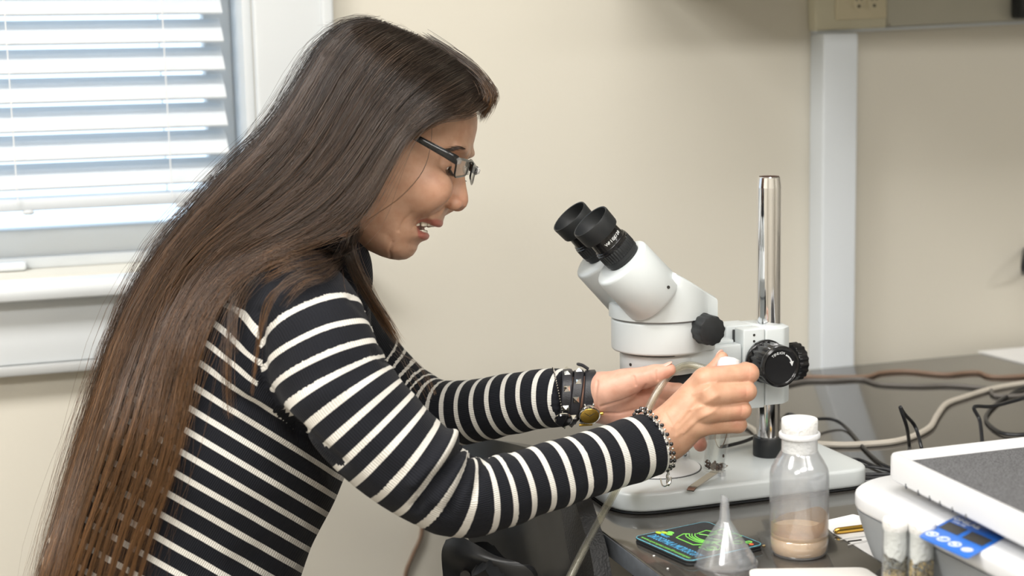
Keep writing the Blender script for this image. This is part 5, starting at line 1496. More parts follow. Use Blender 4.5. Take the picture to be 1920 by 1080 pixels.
bins = np.arange(0, st_.max() + 14, 14.0); cen = []; dlt = []
for b0, b1 in zip(bins[:-1], bins[1:]):
    q = sel & (st_ >= b0) & (st_ < b1)
    if q.sum() > 2: cen.append((b0 + b1) / 2); dlt.append(np.median(vN[q] - vT[q]))
dlt = np.convolve(np.pad(dlt, 1, 'edge'), [.25, .5, .25], 'valid')
vT = vT + np.where(nz_, np.interp(st_, cen, dlt) * np.exp(-(sd_ / 70.0) ** 2) * np.interp(st_, [0, 165, 225], [1, 1, 0]), 0)
pit_shade = (fc_[:, 2] < 1.53) & (dist_poly(fpxc, seam[3:]) < np.where(part == 0, 11, 6))  # armpit shadow put in as black; also hides ragged stripe ends
uN = aN * .040 / .0021; uF = aF * .036 / .0021
uT = (wpx[:, 0] * .84 + wpx[:, 1] * .50) * .00053 / .0021
loops = wf_.ravel(); lp = np.repeat(part, 4)
U_ = np.where(lp == 1, uN[loops], np.where(lp == 2, uF[loops], uT[loops])); V_ = np.where(lp == 1, vN[loops], np.where(lp == 2, vF[loops], vT[loops]))
V_ = np.where(np.repeat(pit_shade, 4), -1.0, V_)
# unwrap the angle inside each face
Uq = U_.reshape(-1, 4); per = np.where(part == 1, 2 * math.pi * .040 / .0021, 2 * math.pi * .036 / .0021)[:, None]
Uq = np.where((part[:, None] > 0), Uq - per * np.round((Uq - Uq[:, :1]) / per), Uq)
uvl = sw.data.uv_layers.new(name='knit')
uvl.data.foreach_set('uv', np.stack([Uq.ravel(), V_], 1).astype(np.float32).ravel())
# ribbed cuffs and collar: soft rolled edges
def ring_pts(path, rad, off, nn=40, grow=1.0):
    c = path[-1]; e = path[-1] - path[-3]; e /= np.linalg.norm(e)
    x = np.cross(e, (0, 0, 1)); x /= np.linalg.norm(x); y = np.cross(e, x)
    return np.array([C2W(c + e * off + (x * math.cos(a) + y * math.sin(a)) * rad[-1] * grow) for a in np.linspace(0, 2 * math.pi, nn + 1)])

# ---- trousers (below the frame), seated --------------------------------------
def trousers():
    h = .012
    A = W2C(C2W(np.array([*kk(285, 1270), HD])))
    hip = C2W(np.array([*kk(250, 1410), HD]))
    lat_w = np.array([0, 1.0, 0])
    kneeN = hip + np.array([.24, -.36, -.08]); kneeF = hip + np.array([.34, -.20, -.08])
    kneeN[2] = kneeF[2] = hip[2] - .02
    ankN = np.array([kneeN[0] - .12, kneeN[1], .09]); ankF = np.array([kneeF[0] - .12, kneeF[1], .09])
    pts = [hip, kneeN, kneeF, ankN, ankF]
    lo = np.min(pts, 0) - .18; hi = np.max(pts, 0) + .18; lo[2] = .05; hi[2] = hip[2] + .12
    X, Y, Z, n = grid(lo, hi, h); g = (X, Y, Z)
    f = ell(g, hip + (0, 0, -.02), (.16, .19, .13))
    for s, kn, an in ((-1, kneeN, ankN), (1, kneeF, ankF)):
        f = smin(f, rcone(g, hip + np.array([.02, .09 * s, -.03]), kn, .095, .07), .05)
        f = smin(f, rcone(g, kn, an, .066, .05), .03)
    vs, fs = nets(f, lo, h)
    return vs, fs, ankN, ankF, hip
tvs, tfs, ankN, ankF, hipw = trousers()
mesh_from('trousers', tvs, tfs, 'trouser', woman, world=False)
for an in (ankN, ankF):
    sm = MB(); pts = spline([an + (-.05, 0, -.035), an + (.02, 0, -.035), an + (.12, 0, -.052), an + (.17, 0, -.060)], 12)
    sm.tube(pts, [.040, .045, .047, .047, .046, .044, .042, .040, .037, .033, .028, .02], 12, squash=.8)
    sm.v = [(x, y, max(z, .0005)) for x, y, z in sm.v]
    sm.obj('shoe', 'black', woman)
# the stool she sits on, below the frame
st = thing('lab_stool', 'black round stool under the person below the frame', 'stool', (hipw[0] - .02, hipw[1], 0))
sx, sy, szz = hipw[0] - .02, hipw[1], hipw[2] - .155
MB().lathe([(.10, szz - .05), (.165, szz - .045), (.175, szz - .025), (.165, szz - .003), (.10, szz)], 32, mx=Matrix.Translation((sx, sy, 0))).obj('seat', 'chair_l', st)
MB().lathe([(.025, .10), (.025, szz - .05)], 20, mx=Matrix.Translation((sx, sy, 0))).obj('column', 'chrome', st)
for k in range(5):
    a = math.radians(72 * k); 
    MB().tube([(sx, sy, .13), (sx + .12 * math.cos(a), sy + .12 * math.sin(a), .08), (sx + .25 * math.cos(a), sy + .25 * math.sin(a), .018)], [.02, .017, .017], 10).obj('leg', 'black', st)
# ---- hair -------------------------------------------------------------------
sw_bvh = BVHTree.FromPolygons([tuple(v) for v in wv_], [tuple(f) for f in wf_.tolist()])
outline = np.array([(925, 176), (890, 132), (850, 102), (790, 66), (715, 38), (650, 40), (600, 82), (550, 160), (495, 240), (425, 308), (350, 395), (285, 480), (215, 610), (165, 760), (115, 920), (70, 1090), (50, 1180)], float)
OX0, OY0, OST, ONX, ONY = 0, 0, 6, 170, 205
gx, gy = np.meshgrid(OX0 + OST * np.arange(ONX), OY0 + OST * np.arange(ONY), indexing='ij')
gp = np.stack([gx.ravel(), gy.ravel()], 1).astype(float)
surf = np.full(len(gp), 9.0)
for i, (x, y) in enumerate(gp):
    d = Vector(((x - 960) / FPX, -(y - 540) / FPX, 1.0)); 
    for bv_ in (head_bvh, sw_bvh):
        hit = bv_.ray_cast(Vector((0, 0, 0)), d)[0]
        if hit is not None: surf[i] = min(surf[i], hit.z)
t_out = dist_poly(gp, outline)
Wd_ = np.interp(gp[:, 1], [0, 420, 700, 1200], [.088, .092, .115, .125])
bul = Wd_ * np.sqrt(np.clip(1 - (1 - np.clip(t_out / 170., 0, 1)) ** 2, 0, 1))
base_d = HD - bul
hair_d = np.minimum(np.where(gp[:, 1] < 470, base_d, np.maximum(base_d, np.where(surf < 5, surf - .006, base_d))), surf - .006)
hair_d = hair_d.reshape(ONX, ONY)
for _ in range(3):                                # relax, then keep outside the body
    p = np.pad(hair_d, 1, 'edge'); hair_d = (p[:-2, 1:-1] + p[2:, 1:-1] + p[1:-1, :-2] + p[1:-1, 2:] + 2 * hair_d) / 6
    hair_d = np.minimum(hair_d, (surf - .004).reshape(ONX, ONY))
def depth_at(px, py):
    u = np.clip((px - OX0) / OST, 0, ONX - 1.001); v = np.clip((py - OY0) / OST, 0, ONY - 1.001)
    i, j = u.astype(int), v.astype(int); a, b = u - i, v - j
    return hair_d[i, j] * (1 - a) * (1 - b) + hair_d[i + 1, j] * a * (1 - b) + hair_d[i, j + 1] * (1 - a) * b + hair_d[i + 1, j + 1] * a * b
KN = 24
G = [
 [(907, 180), (872, 200), (825, 218), (778, 246), (748, 288), (716, 345), (690, 392), (652, 432), (585, 460), (515, 482), (452, 522), (405, 590), (368, 690), (345, 800), (318, 905), (285, 1000), (262, 1080)],
 [(893, 142), (850, 165), (800, 196), (752, 246), (716, 300), (682, 352), (630, 402), (562, 440), (490, 472), (420, 520), (372, 590), (335, 690), (312, 800), (285, 905), (250, 1005), (225, 1100)],
 [(850, 106), (800, 134), (745, 184), (700, 246), (660, 306), (610, 366), (550, 412), (480, 452), (410, 502), (352, 575), (312, 670), (285, 780), (252, 890), (215, 1000), (185, 1110)],
 [(790, 70), (738, 100), (690, 154), (648, 222), (604, 290), (552, 350), (490, 400), (422, 450), (356, 515), (306, 595), (268, 690), (236, 800), (200, 915), (160, 1030), (130, 1120)],
 [(725, 44), (680, 66), (634, 120), (592, 196), (546, 268), (490, 332), (426, 390), (360, 452), (300, 535), (254, 630), (216, 740), (178, 860), (136, 985), (105, 1110)],
 [(690, 38), (645, 46), (600, 88), (555, 164), (500, 244), (432, 312), (358, 396), (292, 480), (224, 606), (172, 758), (122, 920), (76, 1085), (60, 1150)],
]
GS = np.array([spline([(x, y, 0) for x, y in g], KN)[:, :2] for g in G])
uu = np.linspace(0, 1, KN)
def guide(s):
    s = np.clip(s, 0, len(G) - 1.001); i = s.astype(int); f = (s - i)[:, None, None]
    return GS[i] * (1 - f) + GS[np.minimum(i + 1, len(G) - 1)] * f
rg = np.random.default_rng(5)
def wob(m, amp, lo=2, hi=4):
    """smooth random wander along a strand, (m, KN)"""
    out = np.zeros((m, KN))
    for k in range(lo, hi + 1):
        out += rg.normal(0, 1, (m, 1)) * np.sin(math.pi * k * uu[None, :] + rg.uniform(0, 6.28, (m, 1))) / k
    return out * amp
def hair_cols(m, gold=.2, lighten=0.0):
    root, mid, tip = np.array([.030, .022, .0175]), np.array([.050, .029, .0175]), np.array([.120, .057, .021])
    t = uu[None, :, None]
    c = np.where(t < .45, root + (mid - root) * (t / .45), mid + (tip - mid) * ((t - .45) / .55))
    c = np.repeat(c, m, 0) * rg.lognormal(0, .42, (m, 1, 1)) 
    g = rg.random(m) < gold
    c[g] = c[g] * 1.7 + np.array([.03, .016, .005]) * t[0][None] 
    return np.clip(c, 0, .6)
NCL, PER = 360, 27
s_c = np.sort(rg.random(NCL) * (len(G) - 1.0)); 
ctr = guide(s_c)
ctr[:, :, 0] += wob(NCL, 6) * np.interp(uu, [0, .3, 1], [.1, .5, 2.4]); ctr[:, :, 1] += wob(NCL, 4) * np.interp(uu, [0, .3, 1], [.1, .5, 1.5])
NS = 15                                          # larger locks the hair falls into lower down
s_s = (np.arange(NS) + rg.uniform(.0, 1.0, NS)) / NS * (len(G) - 1.0)
sup = guide(s_s); sup[:, :, 0] += wob(NS, 7) * np.interp(uu, [0, .4, 1], [.0, .6, 1.8]); 
near_i = np.argmin(np.abs(s_c[:, None] - s_s[None, :]), 1)
pullS = np.interp(uu, [0, .36, .50, .66, 1], [0, .06, .58, .88, .93])[None, :, None] * np.interp(s_c, [0, 2.8, 4.0, 5], [1, 1, .8, .4])[:, None, None]
ctr = ctr * (1 - pullS) + sup[near_i] * pullS
s_all = np.repeat(s_c, PER) + rg.normal(0, .11, NCL * PER)
base_c = guide(np.clip(s_all, 0, len(G) - 1.002)); cc = np.repeat(ctr, PER, 0)
pull = np.interp(uu, [0, .35, .6, 1], [.15, .45, .80, .93])[None, :, None] * np.clip(rg.normal(.97, .07, (NCL * PER, 1, 1)), 0, 1)
pxs = base_c * (1 - pull) + cc * pull
m = NCL * PER
pxs[:, :, 0] += wob(m, 1.5) * np.interp(uu, [0, .4, 1], [.3, 1, 1.1]) + rg.normal(0, 1, (m, 1)) * np.interp(uu, [0, .5, 1], [1.0, 1.5, 1.2])
pxs[:, :, 1] += wob(m, 1.3) * np.interp(uu, [0, .4, 1], [.3, 1, 2.4])
lay = rg.random((m, 1)) ** 1.5 * .009 + np.repeat(rg.uniform(-.005, .006, (NCL, 1)), PER, 0) + np.repeat(rg.uniform(-.003, .004, (NS, 1))[near_i], PER, 0)
def to_world(pxs, lay, lift=.0):
    d = depth_at(pxs[..., 0], pxs[..., 1])
    k = np.array([1, 2, 3, 2, 1]) / 9.0
    dp = np.pad(d, ((0, 0), (2, 2)), 'edge'); ds = sum(k[i] * dp[:, i:i + d.shape[1]] for i in range(5))
    d = np.minimum(ds, d) - .012 * np.interp(uu, [0, .12, .5, 1], [.0, 1, 1, .5])[None, :] + lay - lift
    d = np.minimum(d, depth_at(pxs[..., 0], pxs[..., 1]) - .0008)
    X = (pxs[..., 0] - 960) / FPX * d; Y = -(pxs[..., 1] - 540) / FPX * d
    return C2W(np.stack([X, Y, d], -1))
# some strands end early, more of them toward the front edge
cutl = np.where(rg.random(m) < np.interp(s_all, [0, 1.5, 3, 5], [.85, .75, .5, .2]), rg.uniform(.46, .88, m), 1.0)
kx = uu[None, :] * cutl[:, None] * (KN - 1); ki = np.minimum(kx.astype(int), KN - 2); kf2 = (kx - ki)[..., None]
ar_ = np.arange(m)[:, None]
pxs = pxs[ar_, ki] * (1 - kf2) + pxs[ar_, ki + 1] * kf2
near_w = to_world(pxs, lay)
clump_tone = np.repeat(rg.lognormal(0, .28, (NCL, 1, 1)), PER, 0)
strands('hair', near_w, rg.uniform(.00016, .00028, m), np.clip(hair_cols(m) * clump_tone, 0, .6), woman)
# far half of the hair
m2 = 2200
s2_ = 1.2 + rg.random(m2) * (len(G) - 2.21); pf = guide(s2_)
pf[:, :, 0] += wob(m2, 5) * np.interp(uu, [0, .4, 1], [.2, 1, 3]); pf[:, :, 1] += wob(m2, 4)
df = depth_at(pf[..., 0], pf[..., 1]); df = 2 * HD - np.minimum(df, HD - .004) - rg.random((m2, 1)) * .02
df = np.minimum(df, HD + np.interp(uu, [0, .15, 1], [.01, .10, .12])[None, :])
strands('hair_far_side', C2W(np.stack([(pf[..., 0] - 960) / FPX * df, -(pf[..., 1] - 540) / FPX * df, df], -1)), np.full(m2, .00030), hair_cols(m2), woman)
# loose locks: fringe, neck front, over the shoulder, and flyaways
def lock(paths, n, spread, dl, rad, gold, name, cl=.85, wv=1.2, dz=None):
    P_ = []; Dl = []
    for k in range(n):
        p = paths[k % len(paths)]
        q = spline([(x, y, 0) for x, y in p], KN)[:, :2]
        q = q + rg.normal(0, spread, (1, 2)) * np.interp(uu, [0, .4, 1], [1, .8, cl])[:, None]
        q[:, 0] += wob(1, wv)[0]; q[:, 1] += wob(1, wv)[0]
        P_.append(q)
    P_ = np.array(P_)
    if dz is None:
        w3 = to_world(P_, rg.random((n, 1)) * .004, dl)
    else:
        d = np.interp(uu, np.linspace(0, 1, len(dz)), dz)[None, :] + rg.normal(0, .004, (n, 1))
        w3 = C2W(np.stack([(P_[..., 0] - 960) / FPX * d, -(P_[..., 1] - 540) / FPX * d, np.broadcast_to(d, P_.shape[:2])], -1))
    return w3, rg.uniform(.8, 1.2, n) * rad, hair_cols(n, gold)
L_ = []
L_.append(lock([[(840, 100), (885, 128), (915, 162), (914, 196), (903, 222)], [(800, 75), (860, 112), (905, 150), (922, 184), (908, 214)], [(860, 112), (900, 148), (925, 172), (922, 196)], [(870, 128), (898, 158), (909, 185), (902, 208)], [(850, 118), (884, 148), (901, 178), (895, 206)], [(880, 140), (905, 165), (912, 190), (905, 210)]], 620, 6, .0, .00020, .1, 'fringe', .7, 2.0, [1.545, 1.525, 1.508, 1.505, 1.508]))
L_.append(lock([[(905, 176), (872, 196), (835, 212), (792, 232), (768, 250)], [(898, 168), (860, 205), (815, 226), (765, 262)], [(915, 185), (880, 212), (830, 222), (775, 244)]], 260, 5, .002, .00020, .25, 'sweep', .8, 1.5))
L_.append(lock([[(672, 425), (662, 470), (690, 540), (722, 596), (748, 640)], [(665, 430), (655, 480), (675, 530), (712, 590), (735, 625)]], 170, 4.5, .0, .00019, .3, 'neck lock', 1.0, 2.0, [1.49, 1.47, 1.475, 1.49, 1.50]))
L_.append(lock([[(660, 430), (640, 480), (580, 505), (530, 535), (500, 590), (482, 660), (472, 740)], [(655, 440), (620, 496), (560, 520), (505, 560), (488, 630), (480, 700)]], 26, 5, .003, .00018, .7, 'shoulder lock', .4, 2.0))
L_.append(lock([[(470, 505), (440, 545), (430, 610), (425, 690), (430, 780)], [(500, 490), (470, 530), (445, 580), (436, 660)]], 60, 7, .002, .00017, .4, 'stray', .8, 4))
L_.append(lock([[(640, 470), (600, 490), (540, 500), (500, 520)], [(650, 480), (610, 520), (570, 530), (540, 560)], [(645, 465), (660, 500), (690, 545)], [(640, 470), (590, 475), (530, 492), (480, 505)]], 120, 7, .002, .00017, .5, 'messy', 1.6, 5))
L_.append(lock([[(740, 655), (790, 690), (815, 740), (800, 700)], [(738, 640), (770, 700), (800, 745)]], 8, 5, .0, .00016, .6, 'chest', 1.2, 4, [1.47, 1.45, 1.44, 1.44]))
L_.append(lock([[(812, 190), (810, 230), (806, 280), (790, 325), (750, 370), (700, 405), (670, 425)]], 2, .6, .004, .00022, 1.0, 'cheek hair', .5, .5, [1.475, 1.467, 1.465, 1.462, 1.462, 1.468, 1.475]))
for k in range(7):
    a = [rg.integers(0, 5)]
fa = []
s3 = rg.random(420) * (len(G) - 1.01); q = guide(s3)
q[:, :, 0] += wob(420, 12, 1, 5) * np.interp(uu, [0, .3, 1], [.2, 1, 2.2]); q[:, :, 1] += wob(420, 10, 1, 5) * np.interp(uu, [0, .3, 1], [.3, 1, 1.6])
L_.append((to_world(q, np.zeros((420, 1)), .006), np.full(420, .00013), hair_cols(420, .35)))
# halo of flyaways beyond the silhouette
s4 = 4.2 + rg.random(260) * .79; q = guide(s4)
q[:, :, 0] -= np.abs(wob(260, 20, 1, 5)) * np.interp(uu, [0, .2, .6, 1], [.1, .8, 1, .8]); q[:, :, 1] -= np.abs(wob(260, 12, 1, 5)) * np.interp(uu, [0, .2, .6, 1], [.4, 1, .7, .3])
L_.append((to_world(q, rg.random((260, 1)) * .03, .0), np.full(260, .00012), hair_cols(260, .2)))
hl = []
for k in range(90):
    i = rg.integers(1, 8); f = rg.random(); a = outline[i] * (1 - f) + outline[i + 1] * f
    d_ = outline[i + 1] - outline[i]; d_ /= np.linalg.norm(d_); nrm = np.array([d_[1], -d_[0]])
    ln = rg.uniform(25, 70); c0 = rg.uniform(-.6, .9)
    hl.append([a + d_ * ln * t - nrm * 4 + nrm * (ln * .38 * math.sin(min(1, t * 1.1) * math.pi * .7) * abs(c0)) for t in uu])
L_.append((to_world(np.array(hl), np.zeros((90, 1)), 0), np.full(90, .00011), hair_cols(90, .1)))
strands('loose_hair', np.concatenate([a[0] for a in L_]), np.concatenate([a[1] for a in L_]), np.concatenate([a[2] for a in L_]), woman)
# solid mass beneath the strands
def mass():
    pg = [(914, 196), (912, 172), (880, 146), (840, 114), (780, 75), (710, 47), (650, 50), (605, 92), (560, 172), (506, 250), (440, 320), (372, 405), (325, 470), (360, 520), (420, 500), (480, 478), (545, 455), (610, 432), (650, 402), (690, 342), (722, 290), (762, 240), (830, 204), (880, 200)]
    h = .004
    lo = (K(310, 540, 1.55)[0], K(310, 530, 1.55)[1], 1.44); hi = (K(925, 30, 1.55)[0], K(925, 30, 1.55)[1], 1.66)
    X, Y, D, n = grid(lo, hi, h)
    s = sdpoly(X, Y, [kk(*p) for p in pg])[:, :, 0]
    pxg = (X / HD * FPX + 960 + 0 * Y)[:, :, 0]; pyg = (540 - Y / HD * FPX + 0 * X)[:, :, 0]
    pp = np.stack([pxg.ravel(), pyg.ravel()], 1)
    dn = np.interp(dist_poly(pp, outline), [0, 400], [0, 400])
    b = (.080 * np.sqrt(np.clip(1 - (1 - np.clip((dn - 10) / 165., 0, 1)) ** 2, 0, 1))).reshape(pxg.shape)
    b = np.minimum(b, np.interp(pyg, [0, 380, 470, 540], [.09, .08, .055, .03]))
    f = smax(np.broadcast_to(s[:, :, None], n), (np.abs(D - HD) - b[:, :, None]) * .8, .006)
    vs, fs = nets(np.asarray(f, np.float32), lo, h)
    return smooth_verts(vs, fs, 3), fs
mv, mf = mass()
mesh_from('hair_mass', mv, mf, 'hair_under', woman)

# =================================================================== THINGS WORN AND HELD
M['clear_acr'] = clear_mat('clear_acetate', (.93, .94, .95), .08, .3, .25, (.8, .8, .8))
M['spec'] = clear_mat('spectacle_lens', (.96, .97, .96), .02, .06, .015)
gl = thing('eyeglasses', 'black framed eyeglasses worn on the face', 'glasses', C2W(HP(880, 305, 0)))
def W_(x, y, l): return C2W(HP(x, y, l))
for sgn in (1, -1):
    c4 = [(881, 303, .0105), (857, 297.5, .062), (851, 333, .058), (873, 329, .014)]
    cr = []
    for i in range(4):
        p0, p1, p2 = (np.array(c4[i - 1]), np.array(c4[i]), np.array(c4[(i + 1) % 4]))
        def m_(a, b, t): return a + (b - a) * t
        e1 = m_(p1, p0, .22); e2 = m_(p1, p2, .22)
        for t in np.linspace(0, 1, 6):
            cr.append((1 - t) ** 2 * e1 + 2 * t * (1 - t) * p1 + t * t * e2)
    cr = [W_(p[0] + 1.0 * math.sin(math.pi * (p[2] - .01) / .052), p[1], sgn * p[2]) for p in cr]
    rim = MB().tube(cr + cr[:2], .0010, 8).obj('rim', 'blackgloss', gl)
    ctr_ = np.mean(cr, 0)
    nrm_ = np.cross(cr[6] - cr[0], cr[12] - cr[0]); nrm_ /= np.linalg.norm(nrm_)
    inner_ = [ctr_ + (np.array(p) - ctr_) * .985 for p in cr]
    MB().rings([[tuple(p + nrm_ * .0006) for p in inner_], [tuple(p - nrm_ * .0006) for p in inner_]]).obj('lens', 'spec', gl)
    top = [W_(881, 302.5, sgn * .0115), W_(870.5, 299, sgn * .036), W_(858, 297, sgn * .061)]
    MB().tube(spline(top, 10), .0012, 8).obj('brow_bar', 'blackgloss', rim)
    # temple: flat black bar, running back to the ear
    tp = [W_(857, 301, sgn * .0655), W_(850, 296.5, sgn * .0690), W_(834, 287.5, sgn * .0725), (W_(800, 269, sgn * .0755)), W_(768, 252, sgn * .0775), W_(730, 240, sgn * .0785), W_(695, 244, sgn * .077)]
    tp = spline(tp, 24)
    upv = W_(0, 0, 0) * 0 + (W_(800, 240, 0) - W_(800, 270, 0)); upv /= np.linalg.norm(upv)
    rs = []
    for k, p in enumerate(tp):
        t_ = tp[min(k + 1, 23)] - tp[max(k - 1, 0)]; t_ /= np.linalg.norm(t_); u_ = upv - t_ * (upv @ t_); u_ /= np.linalg.norm(u_); s_ = np.cross(t_, u_)
        hh = np.interp(k, [0, 3, 12, 23], [.0046, .0045, .0033, .0024])
        rs.append([tuple(p + u_ * a * hh + s_ * b * .0013) for a, b in ((-1, -.6), (-.8, -1), (.8, -1), (1, -.6), (1, .6), (.8, 1), (-.8, 1), (-1, .6))])
    MB().rings(rs).obj('temple', 'blackgloss', gl)
    MB().tube(spline([W_(860, 300, sgn * .0610), W_(857.5, 302, sgn * .0645), W_(855, 303, sgn * .0670)], 8), [.0030, .0036, .0040, .0040, .0038, .0036, .0034, .0030], 8).obj('end_piece', 'clear_acr', gl)
    MB().sphere(W_(871, 318, sgn * .0095), .0035, 10, 6, (.5, 1, 1.3)).obj('nose_pad', 'clear_acr', gl)
MB().tube(spline([W_(881, 303.5, .0105), W_(883, 301, 0), W_(881, 303.5, -.0105)], 10), .0016, 8).obj('bridge', 'blackgloss', gl)

# vial in the hand
va, vb = C2W(K(1337, 884, 1.551)), C2W(K(1366, 690, 1.546))
axv = (vb - va); vl = np.linalg.norm(axv); axv /= vl
VF = frame(va, axv)
vt = thing('fly_vial', 'clear plastic vial with white cap held in the hand, brown flies inside', 'vial', va)
R = .0112
MB().lathe([(.004, .0008), (R - .0012, .0), (R, .0014), (R, vl), (R - .0011, vl), (R - .0011, .0022), (.003, .0020)], 40, mx=VF).obj('vial_wall', 'clear', vt)
MB().lathe([(R - .0013, vl - .010), (R - .0012, vl - .001), (R + .0008, vl + .0006), (R + .0006, vl + .0055), (R - .0015, vl + .0095), (R - .006, vl + .0112), (.001, vl + .0115)], 32, mx=VF).obj('cap', 'white_pl', vt)
fl = MB(); rr_ = random.Random(3)
for _ in range(150):
    a, q_ = rr_.uniform(0, 6.28), (R - .0026) * math.sqrt(rr_.random())
    p = VF @ Vector((q_ * math.cos(a), q_ * math.sin(a), .0032 + abs(rr_.gauss(0, .0026))))
    fl.sphere(p, rr_.uniform(.0007, .0012), 6, 4, (rr_.uniform(.7, 1.6), rr_.uniform(.7, 1.6), 1))
o = fl.obj('flies', 'flies', vt); o['kind'] = 'stuff'
MB().sphere(VF @ Vector((R - .0022, 0, .017)), .0012, 6, 4, (1, 1, 1.8)).obj('fly', 'flies', vt)
MB().tube(spline([VF @ Vector((-.0085, -.003, .055)), VF @ Vector((-.006, -.006, .034)), VF @ Vector((0, -.0075, .026)), VF @ Vector((.006, -.005, .036)), VF @ Vector((.0085, -.001, .060))], 24), .0005, 6).obj('wire_loop', 'steel', vt)

# flexible clear tube
tb = [P(1352, 700, 1.580), P(1318, 690, 1.590), P(1290, 685, 1.592), P(1262, 696, 1.578), P(1238, 725, 1.560), P(1212, 775, 1.556), P(1192, 835, 1.552), P(1158, 912, 1.535), P(1118, 985, 1.500), P(1070, 1080, 1.462), P(1045, 1135, 1.44), P(1000, 1190, 1.43)]
ct = spline(tb, 90)
hose = thing('aspirator_hose', 'yellowish clear flexible hose hanging from the hands past the bench edge', 'hose', tb[-1])
ho = MB(); ho.tube(ct, .0041, 14, cap=False); ho.tube(ct[::-1], .0026, 14, cap=False)
ho.obj('hose_wall', 'tube_pl', hose)

# bands around wrists
def band(c, axis, r1, r2, wd, th, n=48, a0=0, a1=2 * math.pi, slant=0.0, flare=0.0):
    e = np.asarray(axis, float); e /= np.linalg.norm(e)
    y = np.cross((0, 0, 1.0), e); y /= np.linalg.norm(y); z = np.cross(e, y)      # y lies in the image plane, z toward/away
    rs = []
    for k in range(n + 1):
        a = a0 + (a1 - a0) * k / n
        d_ = y * math.cos(a) + z * math.sin(a); p = c + y * r1 * math.cos(a) + z * r2 * math.sin(a) + e * slant * math.cos(a)
        rs.append([tuple(C2W(p + e * u + d_ * v)) for u, v in ((-wd / 2, 0), (-wd / 2 * .8, th), (wd / 2 * .8, th), (wd / 2, 0), (wd / 2 * .8, -.0003), (-wd / 2 * .8, -.0003))])
    def at(a, u=0.0, v=None):
        d_ = y * math.cos(a) + z * math.sin(a); p = c + y * r1 * math.cos(a) + z * r2 * math.sin(a) + e * slant * math.cos(a)
        return C2W(p + e * u + d_ * (th if v is None else v)), C2W(p + e * u + d_ * 1.0) - C2W(p + e * u), C2W(p + e) - C2W(p)
    return MB().rings(rs, abs(a1 - a0) < 6.2, abs(a1 - a0) < 6.2), at
wax = K(1160, 738, 1.60) - K(1060, 745, 1.60)
# watch
wc_ = K(1102, 743, 1.602)
wt = thing('wrist_watch', 'wrist watch with gold dial and black leather strap on the far wrist', 'watch', C2W(wc_))
bm_, at = band(wc_, wax, .0262, .0262, .0118, .0016, slant=.0045)
bm_.obj('strap', 'leather', wt)
# find the angle that faces lower front
def ang_to(at_, tx, ty):
    best = None
    for a in np.linspace(0, 2 * math.pi, 240):
        p, nn, _ = at_(a); q = W2C(p)
        if W2C(p + nn)[2] > q[2]: continue
        s_ = math.hypot(960 + q[0] / q[2] * FPX - tx, 540 - q[1] / q[2] * FPX - ty)
        if best is None or s_ < best[0]: best = (s_, a)
    return best[1]
aw = ang_to(at, 1105, 775)
p, nn, ee = at(aw, .002)
WF = frame(p, nn, ee)
cs_ = MB().lathe([(.0095, -.001), (.0112, .0), (.0116, .0022), (.0112, .0042), (.0100, .0050), (.0092, .0050)], 36, mx=WF).obj('case', 'silver', wt)
MB().lathe([(.0100, .0049), (.0098, .0054), (.0090, .0053)], 36, mx=WF).obj('bezel', 'gold', cs_)
MB().lathe([(.0092, .0044), (.001, .0046)], 36, mx=WF).obj('dial', 'gold', cs_)
for L2, a_ in ((.0060, .6), (.0075, 2.4)):
    MB().tube([WF @ Vector((0, 0, .0052)), WF @ Vector((L2 * math.cos(a_), L2 * math.sin(a_), .0052))], .0004, 6).obj('hand', 'dark', cs_)
MB().lathe([(.0016, .011), (.0018, .0118), (.0018, .0140), (.0012, .0145)], 14, mx=WF @ Matrix.Translation((0, 0, .0022)) @ Matrix.Rotation(math.radians(90), 4, 'Y')).obj('crown', 'gold', cs_)
for sg in (-1, 1):
    for sx_2 in (-.0045, .0045):
        MB().box(sx_2 - .001, sx_2 + .001, sg * .0105 - .0025, sg * .0105 + .0025, -.001, .002, b=.0006, mx=WF).obj('lug', 'silver', cs_)
at_tail = ang_to(at, 1112, 692)
p, nn, ee = at(at_tail)
u3 = np.array([p + nn * .001 - RT * .002, p + nn * .004 - RT * .008 + UP * .001, p + nn * .006 - RT * .014 + UP * .0005])
MB().tube(spline([tuple(x) for x in u3], 8), [.0052] * 7 + [.003], 8, squash=.3).obj('strap_tail', 'leather', wt)
p2_, n2_, e2_ = at(ang_to(at, 1104, 797), .0)
MB().tube([p2_ + n2_ * .002 + np.asarray(e2_) * x for x in (-.007, .007)], .0016, 8).obj('buckle', 'gold', wt)
# studded wrap
for i, (cx_, sl, lab) in enumerate(((1060, .004, 'black leather band with pyramid studs nearest the far cuff'), (1078, .006, 'black leather studded band between cuff band and watch'))):
    c_ = K(cx_, 745, 1.602)
    b_t = thing('studded_bracelet', lab, 'bracelet', C2W(c_), 'studded leather bands')
    bm_, at2 = band(c_, wax, .0282 - i * .0012, .0284 - i * .0012, .0110, .0017, slant=sl)
    bm_.obj('leather_band', 'leather', b_t)
    for k in range(9):
        p, nn, ee = at2(.2 + k * 2 * math.pi / 9 + i * .3)
        f_ = frame(p, nn, ee)
        MB().rings([[tuple(f_ @ Vector((x * .0032, y * .0032, 0))) for x, y in ((-1, -1), (1, -1), (1, 1), (-1, 1))], [tuple(f_ @ Vector((x * .0002, y * .0002, .0030))) for x, y in ((-1, -1), (1, -1), (1, 1), (-1, 1))]]).obj('stud', 'silver', b_t, smooth=False)
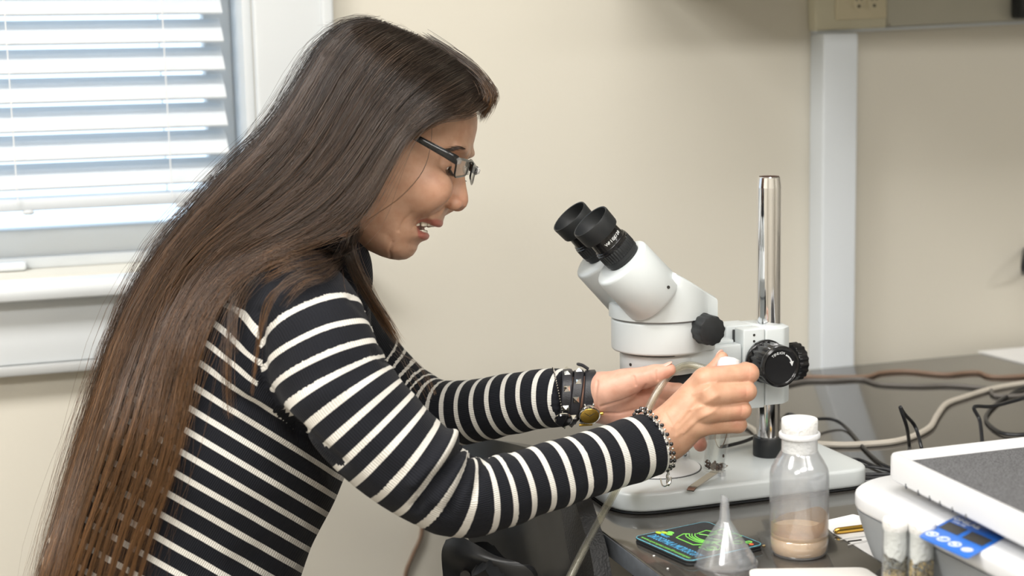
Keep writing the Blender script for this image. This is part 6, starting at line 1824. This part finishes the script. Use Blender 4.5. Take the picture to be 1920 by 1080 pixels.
# silver chain with charm on the far cuff
c_ = K(1048, 746, 1.603)
cht = thing('silver_chain_bracelet', 'thin silver chain with dark pendant on the far cuff', 'bracelet', C2W(c_))
_, at3 = band(c_, wax, .0312, .0312, .004, .001, slant=-.004)
chm = MB()
for k in range(70):
    p, nn, ee = at3(2 * math.pi * k / 70)
    chm.sphere(p, .0011, 6, 4)
o = chm.obj('chain', 'silver', cht); o['kind'] = 'stuff'
a_ = ang_to(at3, 1052, 786); p, nn, ee = at3(a_)
MB().lathe([(.0085, 0), (.0090, .001), (.0080, .003), (.002, .0038)], 24, mx=frame(p, nn)).obj('pendant', 'bead', cht)
MB().lathe([(.0088, .0002), (.0096, .0008), (.0090, .0014)], 24, mx=frame(p, nn), cap0=False, cap1=False).obj('pendant_rim', 'silver', cht)
# bead bracelet on the near wrist
wa2 = K(1262, 810, 1.512) - K(1215, 836, 1.502)
c_ = K(1226, 824, 1.5035)
bb = thing('bead_bracelet', 'black bead and silver chain bracelet on the near wrist', 'bracelet', C2W(c_))
_, at4 = band(c_, wa2, .0318, .0315, .006, .001, slant=.001)
mb1, mb2 = MB(), MB()
for k in range(40):
    for row, u in enumerate((-.0022, .0022)):
        a = 2 * math.pi * (k + .5 * row) / 40
        p, nn, ee = at4(a, u)
        (mb1 if (k + row) % 2 else mb2).sphere(p, .0021 if (k + row) % 2 else .0013, 8, 6)
    p, nn, ee = at4(2 * math.pi * (k + .25) / 40, 0)
    mb2.sphere(p, .0010, 6, 4)
o = mb1.obj('beads', 'bead', bb); o['kind'] = 'stuff'
o = mb2.obj('chain_links', 'silver', bb); o['kind'] = 'stuff'
a_ = ang_to(at4, 1240, 868); p, nn, ee = at4(a_)
dl = MB()
q0_ = W2C(p); x0_, y0_ = 960 + q0_[0] / q0_[2] * FPX, 540 - q0_[1] / q0_[2] * FPX
for k in range(9):
    dl.sphere(P(x0_ + math.sin(k * 1.7) * 1.6, y0_ + 4 + k * 3.0, q0_[2] - .002), .0014, 6, 4, (1, 1, 1.5))
o = dl.obj('clasp_chain', 'silver', bb); o['kind'] = 'stuff'
MB().tube(spline([P(x0_ - 14, y0_ + 16, q0_[2]), P(x0_ - 10, y0_ + 30, q0_[2]), P(x0_ - 2, y0_ + 30, q0_[2]), P(x0_ + 2, y0_ + 18, q0_[2])], 16), .0007, 6).obj('ring_loop', 'silver', bb)
MB().tube(spline([P(x0_ - 2, y0_ + 28, q0_[2] - .002), P(x0_ + 4, y0_ + 24, q0_[2] - .002), P(x0_ + 6, y0_ + 14, q0_[2] - .002)], 8), [.0015, .0018, .0018, .0016, .0014, .0012, .001, .0008], 8).obj('clasp', 'silver', bb)
# tidy helper property
for o in bpy.data.objects:
    if '_o' in o.keys(): del o['_o']
